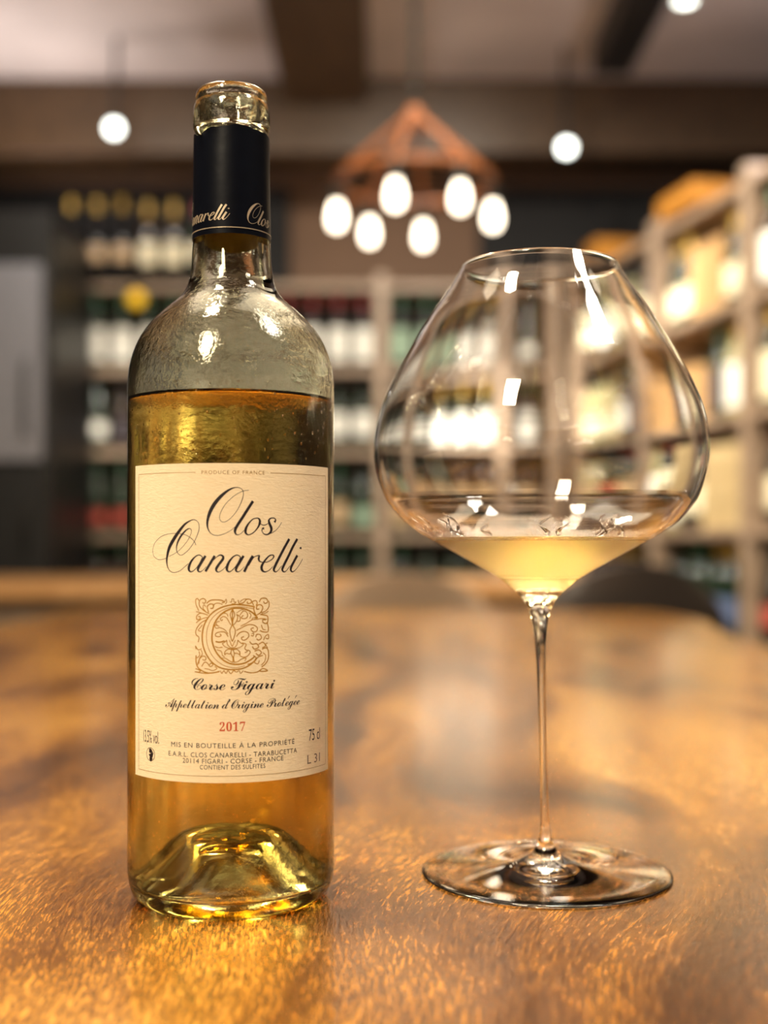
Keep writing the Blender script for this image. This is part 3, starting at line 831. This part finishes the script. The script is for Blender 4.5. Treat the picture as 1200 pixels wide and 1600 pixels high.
# torn sliver of foil at the cut
bm = bmesh.new()
tube([(-12.2e-3, -7.6e-3, 281.5e-3), (-12.1e-3, -8.1e-3, 280.2e-3), (-11.6e-3, -8.7e-3, 279.0e-3), (-11.0e-3, -9.3e-3, 278.4e-3)], lambda t: 0.0005 * (1 - t) + 0.0001, 6, bm=bm)
obj('torn_foil_edge', finish(bm, 'torn_foil_edge', True), M['torn'], foil)

# ------------------------------------------------------------------ wine glass
GLASS = Vector((0.0640, 0.487, 0.0))
glass_root = thing('wine_glass', 'huge thin-stemmed balloon wine glass holding a little white wine', 'glass', GLASS)


def lean(z):
    t = min(max((z - 0.004) / 0.105, 0), 1)
    return (-0.0026 * t, 0.0)


outer = [(30.6, 239.6), (35.0, 232.0), (40.0, 224.8), (44.6, 218.0), (53.6, 203.0), (59.2, 192.2), (62.9, 183.0), (65.2, 172.5), (65.3, 165.5), (64.3, 158.0), (61.4, 149.0), (58.8, 144.9), (53.4, 138.9), (46.5, 133.9),
         (40, 130.3), (28.4, 123.8), (20.5, 119.4), (15.4, 116.2), (11.4, 112.9), (8.2, 110.0), (5.5, 106.4), (4.0, 102.5), (3.1, 98.5), (2.35, 92.5), (1.95, 86), (1.6, 74.3), (1.42, 46.5), (1.6, 28), (2.0, 18.2), (2.9, 13.0), (4.3, 9.8), (6.8, 6.9), (10.5, 4.9), (16, 3.6), (25, 2.55), (36, 1.75), (45, 1.35), (48.4, 1.2), (49.1, 0.75), (48.7, 0.2), (47.5, 0.0)]
under = [(40, 0.25), (25, 0.6), (10, 0.9), (0, 1.0)]
inner = [(0, 112.6), (4, 112.9), (8, 114.0), (12.6, 116.4), (19.0, 120.0), (27.6, 124.9), (39.2, 131.3), (45.8, 134.9), (52.6, 139.8), (57.9, 145.6), (60.4, 149.5), (63.3, 158.3), (64.3, 165.6), (64.2, 172.3), (61.95, 182.6), (58.3, 191.7), (52.8, 202.4), (43.8, 217.5), (39.2, 224.3), (34.3, 231.5), (29.9, 239.3), (30.2, 239.8)]
gprof = mm(outer, 3) + mm(under) 
gprof2 = mm(inner, 3)
full = gprof2 + [mm([(30.45, 239.9)])[0]] + gprof
obj('glass_bowl_and_stem', lathe(full, 160, 'wine_glass', offs=lean, angle=2.5), M['crystal_fogged'], glass_root)

GL = 133.0
win = [(r + 0.10, z - 0.10) if r > 0 else (0, z - 0.1) for r, z in inner if z < 131.5]
wine2 = mm(win, 3) + mm([(43.0, GL + 0.35), (42.2, GL + 0.10), (40.5, GL), (20, GL), (0, GL)])
obj('wine', lathe(wine2, 128, 'wine_in_glass', offs=lambda z: (-0.0026, 0), angle=0.9), M['wine_glass'], glass_root)

# tears of wine clinging to the inside of the bowl just above the wine
rnd = random.Random(11)
inn = catmull(inner, 6)


def inner_r(z):
    for (ra, za), (rb, zb) in zip(inn, inn[1:]):
        if za <= z <= zb:
            return ra + (rb - ra) * (z - za) / max(zb - za, 1e-6)
    return 60


for i in range(26):
    a0 = -PI / 2 + rnd.uniform(-1.35, 1.35) if i % 3 else PI / 2 + rnd.uniform(-1.2, 1.2)
    h = rnd.uniform(3.0, 8.5)
    sl = rnd.uniform(-0.05, 0.05)
    pts = []
    for j in range(7):
        t = j / 6
        z = GL + 0.8 + h * t
        a = a0 + sl * t + 0.035 * math.sin(6 * t + i)
        r = inner_r(z) - 0.10
        pts.append((r * math.cos(a) * 0.001 - 0.0026, r * math.sin(a) * 0.001, z * 0.001))
    obj('wine_tear', tube(pts, lambda t: 0.001 * (1.0 - 0.65 * t) * (0.75 + 0.3 * math.sin(9 * t)), 8, 'wine_tear'), M['crystal'], glass_root)

# ------------------------------------------------------------------ chandelier
CH = Vector((0.075, 3.0, 0.0))
ch = thing('chandelier', 'round chandelier with orange wooden straps and six lit bulbs', 'chandelier', (CH.x, CH.y, 1.30))
ch_top = 2.0 - 1.30
bm = bmesh.new()
RR = 0.19
tube([(RR * math.cos(k * PI / 24), RR * math.sin(k * PI / 24), -0.29) for k in range(49)], 0.009, 8, bm=bm)
obj('hoop', finish(bm, 'hoop', True), M['orange_wood'], ch)
obj('hub', lathe([(0, -0.155), (0.022, -0.155), (0.026, -0.145), (0.024, -0.12), (0.012, -0.105), (0, -0.105)], 24, 'hub'), M['orange_wood'], ch)
obj('hanging_rod', tube([(0, 0, -0.11), (0, 0, 0.3), (0, 0, ch_top - 0.008)], 0.008, 8), M['iron'], ch)
bulb_prof = [(0, -0.034), (0.008, -0.033), (0.0145, -0.028), (0.018, -0.019), (0.019, -0.008), (0.018, 0.004), (0.015, 0.016), (0.0115, 0.026), (0.0105, 0.034), (0, 0.034)]
bulb_me = lathe(bulb_prof, 24, 'bulb')
sock_me = lathe([(0, 0.03), (0.016, 0.03), (0.018, 0.036), (0.018, 0.07), (0.012, 0.08), (0, 0.08)], 20, 'socket')
for deg in (0, 302, 255, 180, 126, 82):
    a = math.radians(deg)
    x, y = RR * math.cos(a), RR * math.sin(a)
    st = obj('strap', tube([(x, y, -0.28), (x * 0.62, y * 0.62, -0.215), (x * 0.11, y * 0.11, -0.135)], 0.008, 6, 'strap'), M['orange_wood'], ch)
    so = obj('lamp_socket', sock_me, M['iron'], ch); so.location = (x, y, -0.37)
    b = obj('bulb', bulb_me, M['bulb'], so)

# ------------------------------------------------------------------ ceiling track spots seen in the photo
def track_spot(loc, target, label, rad=0.024):
    t = thing('track_spot', label, 'spotlight', loc, 0, 'ceiling spotlights in view')
    d = (Vector(target) - Vector(loc)).normalized()
    q = d.to_track_quat('Z', 'Y').to_euler()
    can = obj('lamp_can', lathe([(0, -0.10), (rad * 0.9, -0.10), (rad * 1.2, -0.08), (rad * 1.25, 0.02), (rad * 1.12, 0.02), (rad * 1.08, 0.0), (0, 0.0)], 24, 'lamp_can'), M['black'], t)
    can.rotation_euler = q
    le = obj('lens', lathe([(0, 0.012), (rad * 0.6, 0.010), (rad * 1.05, 0.003), (rad * 1.05, 0.001), (0, 0.001)], 24, 'lens'), M['lens'], can)
    obj('mounting_rod', tube([(0, 0, 0.02), (0, 0.03, 0.15), (0, 0.05, CEIL - loc[2])], 0.009, 8), M['black'], t)


def at(px, py, y):
    return ((px - 600) / 1925 * y, y, 0.13 + (850 - py) / 1925 * y)


track_spot(at(178, 200, 4.5), (-0.3, 1.5, 0.2), 'lit black spotlight left of the bottle neck under the dark beam')
track_spot(at(885, 230, 4.6), (0.2, 1.5, 0.2), 'lit black spotlight above the wine glass in front of the dark wall')
rl = thing('recessed_downlight', 'white recessed ceiling downlight at the top right of the picture', 'downlight', (at(1070, 0, 4.22)[0], 4.22, CEIL))
obj('trim_ring', lathe([(0.032, -0.001), (0.046, -0.001), (0.046, -0.008), (0.040, -0.012), (0.032, -0.010)], 28, 'trim_ring', closed=True), M['label_white'], rl)
obj('lens', lathe([(0, -0.012), (0.02, -0.012), (0.031, -0.008), (0.031, -0.002), (0, -0.002)], 28, 'lens'), M['lens'], rl)

# ------------------------------------------------------------------ wine racks
BOARDS = [-0.50, -0.16, 0.175, 0.515, 0.85, 1.19]


def wine_rack(label, loc, rotz, length, posts, depth, top, side_h):
    t = thing('wine_rack', label, 'shelf', (loc[0], loc[1], FLOOR), rotz)
    h = side_h - FLOOR
    for i, x in enumerate(posts):
        pw = 0.05
        me = box_mesh(x - pw / 2, x + pw / 2, 0.0, depth - 0.02, 0, h, 0.004, 'upright')
        obj('upright', me, M['rack'], t)
    for z in BOARDS:
        if z > top:
            continue
        for a, b in zip(posts, posts[1:]):
            obj('shelf_board', box_mesh(a + 0.0255, b - 0.0255, 0.006, depth - 0.021, z - FLOOR - 0.028, z - FLOOR, 0.003, 'shelf_board'), M['rack'], t)
    obj('back_panel', box_mesh(posts[0] - 0.024, posts[-1] + 0.024, depth - 0.0195, depth, 0.0, h, 0.0, 'back_panel'), M['rack_dark'], t)
    return t


back_posts = [-1.36, -0.68, -0.01, 0.47, 0.70]
wine_rack('tall wooden wine rack against the back wall, full of bottles', (0, 5.0), 0, 2.0, back_posts, 0.34, 1.25, 1.23)
RO = Vector((0.755, 4.97, 0)); RA = math.atan2(-0.98, 0.2)
right_posts = [0.03, 0.78, 1.43, 2.10, 2.70]
wine_rack('long wooden wine rack receding along the right side of the room', (RO.x, RO.y), RA, 2.3, right_posts, 0.32, 1.25, 1.23)

# bottle shapes standing on the racks
def bottle_mesh(kind):
    if kind == 'bordeaux':
        p = [(0, 0.004), (0.026, 0.004), (0.030, 0.0), (0.0345, 0.002), (0.0370, 0.008), (0.0372, 0.185), (0.035, 0.197), (0.027, 0.210), (0.0185, 0.219), (0.0150, 0.228), (0.0140, 0.236)]
    elif kind == 'burgundy':
        p = [(0, 0.004), (0.028, 0.004), (0.033, 0.0), (0.0385, 0.003), (0.0410, 0.010), (0.0412, 0.145), (0.039, 0.162), (0.033, 0.182), (0.025, 0.203), (0.0185, 0.222), (0.0150, 0.238)]
    else:
        p = [(0, 0.004), (0.026, 0.004), (0.032, 0.0), (0.036, 0.003), (0.0385, 0.010), (0.0388, 0.13), (0.036, 0.155), (0.030, 0.185), (0.022, 0.22), (0.0165, 0.245), (0.0140, 0.26)]
    top = p[-1]
    neck = [(0.0136, 0.285), (0.0152, 0.286), (0.0152, 0.293), (0.0135, 0.296), (0, 0.296)] if kind != 'flute' else [(0.0136, 0.300), (0.0152, 0.301), (0.0152, 0.308), (0.0135, 0.311), (0, 0.311)]
    return lathe(p + neck, 20, kind + '_bottle'), p[5][0], neck


SHAPES = {}
for kind in ('bordeaux', 'burgundy', 'flute'):
    for g in ('green_glass', 'brown_glass', 'black_glass', 'pale_glass'):
        me, r, neck = bottle_mesh(kind)
        me.materials.append(M[g])
        SHAPES[kind, g] = me
    RAD = r


def arc_label(r, z0, z1, half, name):
    bm = bmesh.new()
    c = []
    n = 10
    for i in range(n + 1):
        a = -half + 2 * half * i / n
        c.append([bm.verts.new((q * math.sin(a), -q * math.cos(a), z)) for q, z in ((r + 0.0008, z0), (r + 0.0008, z1), (r + 0.0002, z1), (r + 0.0002, z0))])
    for a, b in zip(c, c[1:]):
        for k in range(4):
            bm.faces.new((a[k], b[k], b[(k + 1) % 4], a[(k + 1) % 4]))
    bm.faces.new(c[0]); bm.faces.new(c[-1][::-1])
    return finish(bm, name, True, 0.6)


LABELS = {}
FOILS = {}
for kind, r, zt, hh in (('bordeaux', 0.0372, 0.16, 1.2), ('burgundy', 0.0412, 0.135, 1.15), ('flute', 0.0388, 0.125, 1.1)):
    for lm in ('label_white', 'label_cream', 'label_tan', 'label_dark', 'label_red', 'label_green', 'label_blue'):
        for q, (za, zb) in enumerate(((0.055, zt - 0.012), (0.038, zt - 0.035), (0.030, zt))):
            me = arc_label(r, za, zb, hh, 'front_label'); me.materials.append(M[lm]); LABELS[kind, lm, q] = me
    for fm in ('foil_red', 'foil_black', 'foil_gold', 'foil_green'):
        h0 = 0.24 if kind != 'flute' else 0.262
        h1 = 0.297 if kind != 'flute' else 0.312
        me = lathe([(0.0157, h0), (0.0157, h1), (0.0140, h1 + 0.0015), (0, h1 + 0.0015)], 16, 'foil'); me.materials.append(M[fm]); FOILS[kind, fm] = me
ORD = ['first', 'second', 'third', 'fourth', 'fifth', 'sixth', 'seventh', 'eighth', 'ninth', 'tenth', 'eleventh', 'twelfth', 'thirteenth', 'fourteenth', 'fifteenth', 'sixteenth', 'seventeenth',
       'eighteenth', 'nineteenth', 'twentieth', 'twenty-first', 'twenty-second', 'twenty-third', 'twenty-fourth', 'twenty-fifth']
LCOL = {'label_white': 'white', 'label_cream': 'cream', 'label_tan': 'tan', 'label_dark': 'black', 'label_red': 'red', 'label_green': 'pale green', 'label_blue': 'dark blue'}
GCOL = {'green_glass': 'green', 'brown_glass': 'brown', 'black_glass': 'black', 'pale_glass': 'pale yellow'}
rnd = random.Random(21)


def shelf_bottle(loc, rotz, kind, g, lm, q, fm, label, group):
    t = thing('shelf_bottle', label, 'bottle', loc, rotz, group)
    obj('bottle_body', SHAPES[kind, g], None, t)
    obj('front_label', LABELS[kind, lm, q], None, t)
    obj('neck_foil', FOILS[kind, fm], None, t)
    return t


def fill(origin, rotz, posts, depth, z, pick, rackname, shelfname, skip=lambda x: False, pitch=0.094):
    n = 0
    ca, sa = math.cos(rotz), math.sin(rotz)
    for a, b in zip(posts, posts[1:]):
        w = b - a - 0.05
        k = int(w / pitch)
        for i in range(k):
            x = a + 0.025 + w * (i + 0.5) / k
            if skip(x):
                continue
            y = 0.055 + rnd.uniform(0, 0.02)
            kind, g, lm, q, fm = pick(x)
            lab = '%s bottle, %s label, %s from left on %s of %s' % (GCOL[g], LCOL[lm], ORD[n], shelfname, rackname)
            n += 1
            shelf_bottle((origin[0] + ca * x - sa * y, origin[1] + sa * x + ca * y, z + 0.0005), rotz + rnd.uniform(-0.25, 0.25), kind, g, lm, q, fm, lab, 'bottles on the ' + rackname)


def picker(lws, gws, run=0.6, hot=None):
    """bottles of one wine stand side by side: repeat the previous kind with probability run"""
    st = [None]
    def f(x):
        if hot and hot[0] < x < hot[1]:
            st[0] = None
            return ('bordeaux', 'green_glass', 'label_white', 2, 'foil_gold')
        if st[0] is None or rnd.random() > run:
            st[0] = (rnd.choice(('bordeaux', 'bordeaux', 'burgundy', 'flute')), rnd.choices(list(gws), list(gws.values()))[0],
                     rnd.choices(list(lws), list(lws.values()))[0], rnd.randrange(3), rnd.choice(('foil_red', 'foil_black', 'foil_black', 'foil_gold', 'foil_green')))
        return st[0]
    return f


bright = dict(label_white=6, label_cream=4, label_tan=1, label_dark=1, label_green=1)
mid = dict(label_white=3, label_cream=4, label_tan=2, label_dark=1, label_red=1)
dull = dict(label_tan=3, label_dark=4, label_cream=2, label_red=2, label_green=1, label_blue=1)
gl = dict(green_glass=4, black_glass=4, brown_glass=2)
glp = dict(green_glass=4, black_glass=2, brown_glass=2, pale_glass=2)
o5 = (0.0, 5.0)
fill(o5, 0, back_posts[:2], 0.34, 1.2305, picker(dict(label_tan=3, label_cream=2, label_red=1), gl), 'back rack', 'top board')
fill(o5, 0, back_posts, 0.34, 0.85, picker(bright, gl, hot=(0.2, 0.47)), 'back rack', 'upper shelf')
fill(o5, 0, back_posts, 0.34, 0.515, picker(bright, gl, hot=(0.08, 0.47)), 'back rack', 'middle shelf')
fill(o5, 0, back_posts, 0.34, 0.175, picker(dull, gl), 'back rack', 'lower shelf')
fill(o5, 0, back_posts, 0.34, -0.16, picker(dict(label_dark=5, label_tan=2), gl), 'back rack', 'bottom shelf')
ro = (RO.x, RO.y)
fill(ro, RA, right_posts, 0.32, 0.85, picker(bright, glp), 'right rack', 'upper shelf', skip=lambda x: 1.0 < x < 1.25)
fill(ro, RA, right_posts, 0.32, 0.515, picker(bright, glp), 'right rack', 'middle shelf', skip=lambda x: 0.80 < x < 1.1)
fill(ro, RA, right_posts, 0.32, 0.175, picker(mid, glp), 'right rack', 'lower shelf', skip=lambda x: 1.08 < x < 1.42)
fill(ro, RA, right_posts, 0.32, -0.16, picker(dull, glp), 'right rack', 'bottom shelf')


# crates and cartons on the right rack
def carton(label, x, z, w, d, h, m, group=None):
    ca, sa = math.cos(RA), math.sin(RA)
    y = 0.03 + d / 2
    t = thing('wine_carton', label, 'box', (RO.x + ca * x - sa * y, RO.y + sa * x + ca * y, z + 0.0005), RA, group)
    obj('carton_body', box_mesh(-w / 2, w / 2, -d / 2, d / 2, 0, h * 0.93, 0.003, 'carton_body'), m, t)
    for s in (-1, 1):
        obj('lid_flap', box_mesh(-w / 2, w / 2, min(0.001 * s, s * d / 2), max(0.001 * s, s * d / 2), h * 0.93 + 0.0005, h * 0.955, 0.001, 'lid_flap'), m, t)
    obj('sealing_tape', box_mesh(-w / 2 - 0.0006, w / 2 + 0.0006, -0.02, 0.02, h * 0.956, h * 0.962, 0, 'sealing_tape'), M['label_tan'], t)


def crate(label, x, z, w, d, h, n):
    ca, sa = math.cos(RA), math.sin(RA)
    y = 0.03 + d / 2
    t = thing('wooden_crate', label, 'crate', (RO.x + ca * x - sa * y, RO.y + sa * x + ca * y, z + 0.0005), RA)
    for k in range(n):
        za, zb = h * k / n + 0.0015, h * (k + 1) / n - 0.0015
        obj('plank', box_mesh(-w / 2, w / 2, -d / 2, -d / 2 + 0.010, za, zb, 0.001, 'plank'), M['crate'], t)
        obj('plank', box_mesh(-w / 2, w / 2, d / 2 - 0.010, d / 2, za, zb, 0.001, 'plank'), M['crate'], t)
    for s in (-1, 1):
        obj('end_panel', box_mesh(s * w / 2 - (0.012 if s > 0 else 0), s * w / 2 + (0.012 if s < 0 else 0), -d / 2 + 0.0105, d / 2 - 0.0105, 0, h, 0.001, 'end_panel'), M['crate'], t)
    obj('base_panel', box_mesh(-w / 2 + 0.0125, w / 2 - 0.0125, -d / 2 + 0.0105, d / 2 - 0.0105, 0.0005, 0.010, 0, 'base_panel'), M['crate'], t)


carton('brown cardboard carton on upper shelf of right rack between bottles', 1.125, 0.85, 0.22, 0.25, 0.24, M['carton'])
carton('brown cardboard carton on middle shelf of right rack beside white labels', 0.95, 0.515, 0.26, 0.25, 0.20, M['carton'])
crate('pale yellow wooden crate on lower shelf of right rack beside the glass', 1.25, 0.175, 0.30, 0.25, 0.26, 3)
carton('orange carton lying on top of the right rack', 0.90, 1.231, 0.28, 0.18, 0.075, M['carton_orange'])
carton('small orange carton at the far end on top of right rack', 0.14, 1.231, 0.14, 0.2, 0.09, M['carton_orange'])

# small amber lamp on the left of the back rack
am = thing('amber_lamp', 'small round glowing amber lamp hanging in front of the left rack shelf', 'lamp', at(213, 467, 4.93))
obj('lamp_globe', lathe([(0.034 * math.sin(k * PI / 14), -0.034 * math.cos(k * PI / 14)) for k in range(15)], 24, 'lamp_globe'), M['amber'], am)
obj('lamp_cap', lathe([(0, 0.030), (0.018, 0.030), (0.018, 0.046), (0, 0.050)], 20, 'lamp_cap'), M['iron'], am)
obj('hanging_cord', tube([(0, 0, 0.048), (0, 0, 0.3), (0, 0, 1.70 - am.location.z)], 0.003, 6), M['black'], am)

# ------------------------------------------------------------------ cold cabinet at the left
fx = at(78, 0, 4.3)[0]
fr_ = thing('cold_cabinet', 'tall black drinks cabinet with grey steel upper door at far left', 'cabinet', (fx - 0.36, 4.3, FLOOR))
obj('cabinet_body', box_mesh(-0.36, 0.36, 0.03, 0.62, 0, 2.05, 0.006, 'cabinet_body'), M['black'], fr_)
ud = obj('upper_door', box_mesh(-0.35, 0.33, 0.0, 0.029, 1.17, 1.86, 0.006, 'upper_door'), M['steel'], fr_)
obj('handle', tube([(0.28, -0.002, 1.26), (0.28, -0.03, 1.28), (0.28, -0.03, 1.5), (0.28, -0.002, 1.52)], 0.008, 8), M['iron'], ud)
ld = obj('lower_door', box_mesh(-0.35, 0.35, 0.0, 0.029, 0.08, 1.15, 0.006, 'lower_door'), M['black'], fr_)
obj('handle', tube([(0.28, -0.002, 0.85), (0.28, -0.03, 0.87), (0.28, -0.03, 1.05), (0.28, -0.002, 1.07)], 0.008, 8), M['iron'], ld)

# ------------------------------------------------------------------ second table and chairs beyond
t2 = thing('side_table', 'honey coloured wooden table standing beyond the long table', 'table', (-0.35, 3.55, FLOOR))
obj('tabletop', box_mesh(-1.05, 1.05, -0.42, 0.42, 0.735, 0.78, 0.008, 'tabletop', 2), M['table2'], t2)
obj('apron', box_mesh(-0.95, 0.95, -0.36, 0.36, 0.66, 0.7345, 0.004, 'apron'), M['rack'], t2)
l2 = box_mesh(-0.035, 0.035, -0.035, 0.035, 0, 0.6595, 0.005, 'leg')
for x in (-0.9, 0.9):
    for y in (-0.32, 0.32):
        o = obj('leg', l2, M['rack'], t2); o.location = (x, y, 0)


def cushion(x0, x1, y0, y1, z0, z1, b, name):
    me = box_mesh(x0, x1, y0, y1, z0, z1, b, name, 4)
    me.shade_smooth()
    return me


def chair(label, loc, rotz, m, top):
    t = thing('dining_chair', label, 'chair', (loc[0], loc[1], FLOOR), rotz, 'chairs round the tables')
    obj('seat', cushion(-0.22, 0.22, -0.22, 0.22, 0.42, 0.48, 0.025, 'seat'), m, t)
    bm = bmesh.new()
    # rounded, curved upholstered back
    nx, nz = 12, 8
    for side, off in ((0, 0.0), (1, 0.045)):
        pass
    grid = {}
    for s in (0, 1):
        for i in range(nx + 1):
            for j in range(nz + 1):
                u = -1 + 2 * i / nx; v = j / nz
                hw = 0.22 * (1 - 0.28 * max(0, v - 0.55) ** 2 / 0.2025)
                zt = (top - 0.50) * v * (1 - 0.16 * u * u * v) + 0.50
                grid[s, i, j] = bm.verts.new((hw * u, 0.20 + 0.05 * v - 0.05 * u * u + 0.04 * s, zt))
    for i in range(nx):
        for j in range(nz):
            bm.faces.new((grid[0, i, j], grid[0, i + 1, j], grid[0, i + 1, j + 1], grid[0, i, j + 1]))
            bm.faces.new((grid[1, i, j], grid[1, i, j + 1], grid[1, i + 1, j + 1], grid[1, i + 1, j]))
    for i in range(nx):
        for j in (0, nz):
            bm.faces.new((grid[0, i, j], grid[0, i + 1, j], grid[1, i + 1, j], grid[1, i, j]))
    for j in range(nz):
        for i in (0, nx):
            bm.faces.new((grid[0, i, j], grid[0, i, j + 1], grid[1, i, j + 1], grid[1, i, j]))
    obj('backrest', finish(bm, 'backrest', True, 1.0), m, t)
    for sx in (-1, 1):
        for sy in (-1, 1):
            obj('leg', tube([(sx * 0.19, sy * 0.19, 0.0), (sx * 0.175, sy * 0.18, 0.25), (sx * 0.165, sy * 0.17, 0.419)], lambda q: 0.011 + 0.006 * q, 8, 'leg'), M['iron'], t)
        obj('back_post', tube([(sx * 0.16, 0.20, 0.44), (sx * 0.16, 0.225, 0.50), (sx * 0.16, 0.25, 0.62)], 0.010, 8, 'back_post'), M['iron'], t)
    return t


chair('taupe upholstered chair with rounded back at the far left of the long table', (-0.86, 2.15), PI / 2 - 0.3, M['taupe'], 0.90)
chair('dark leather chair at the right side of the long table', (0.82, 2.00), -PI / 2 + 0.25, M['dark_leather'], 0.84)
chair('dark leather chair at the far right corner beyond the long table', (0.48, 2.78), PI + 0.15, M['dark_leather'], 0.84)
chair('tan upholstered chair at the middle of the far table end', (0.02, 2.86), 0.1 + PI, M['taupe'], 0.82)
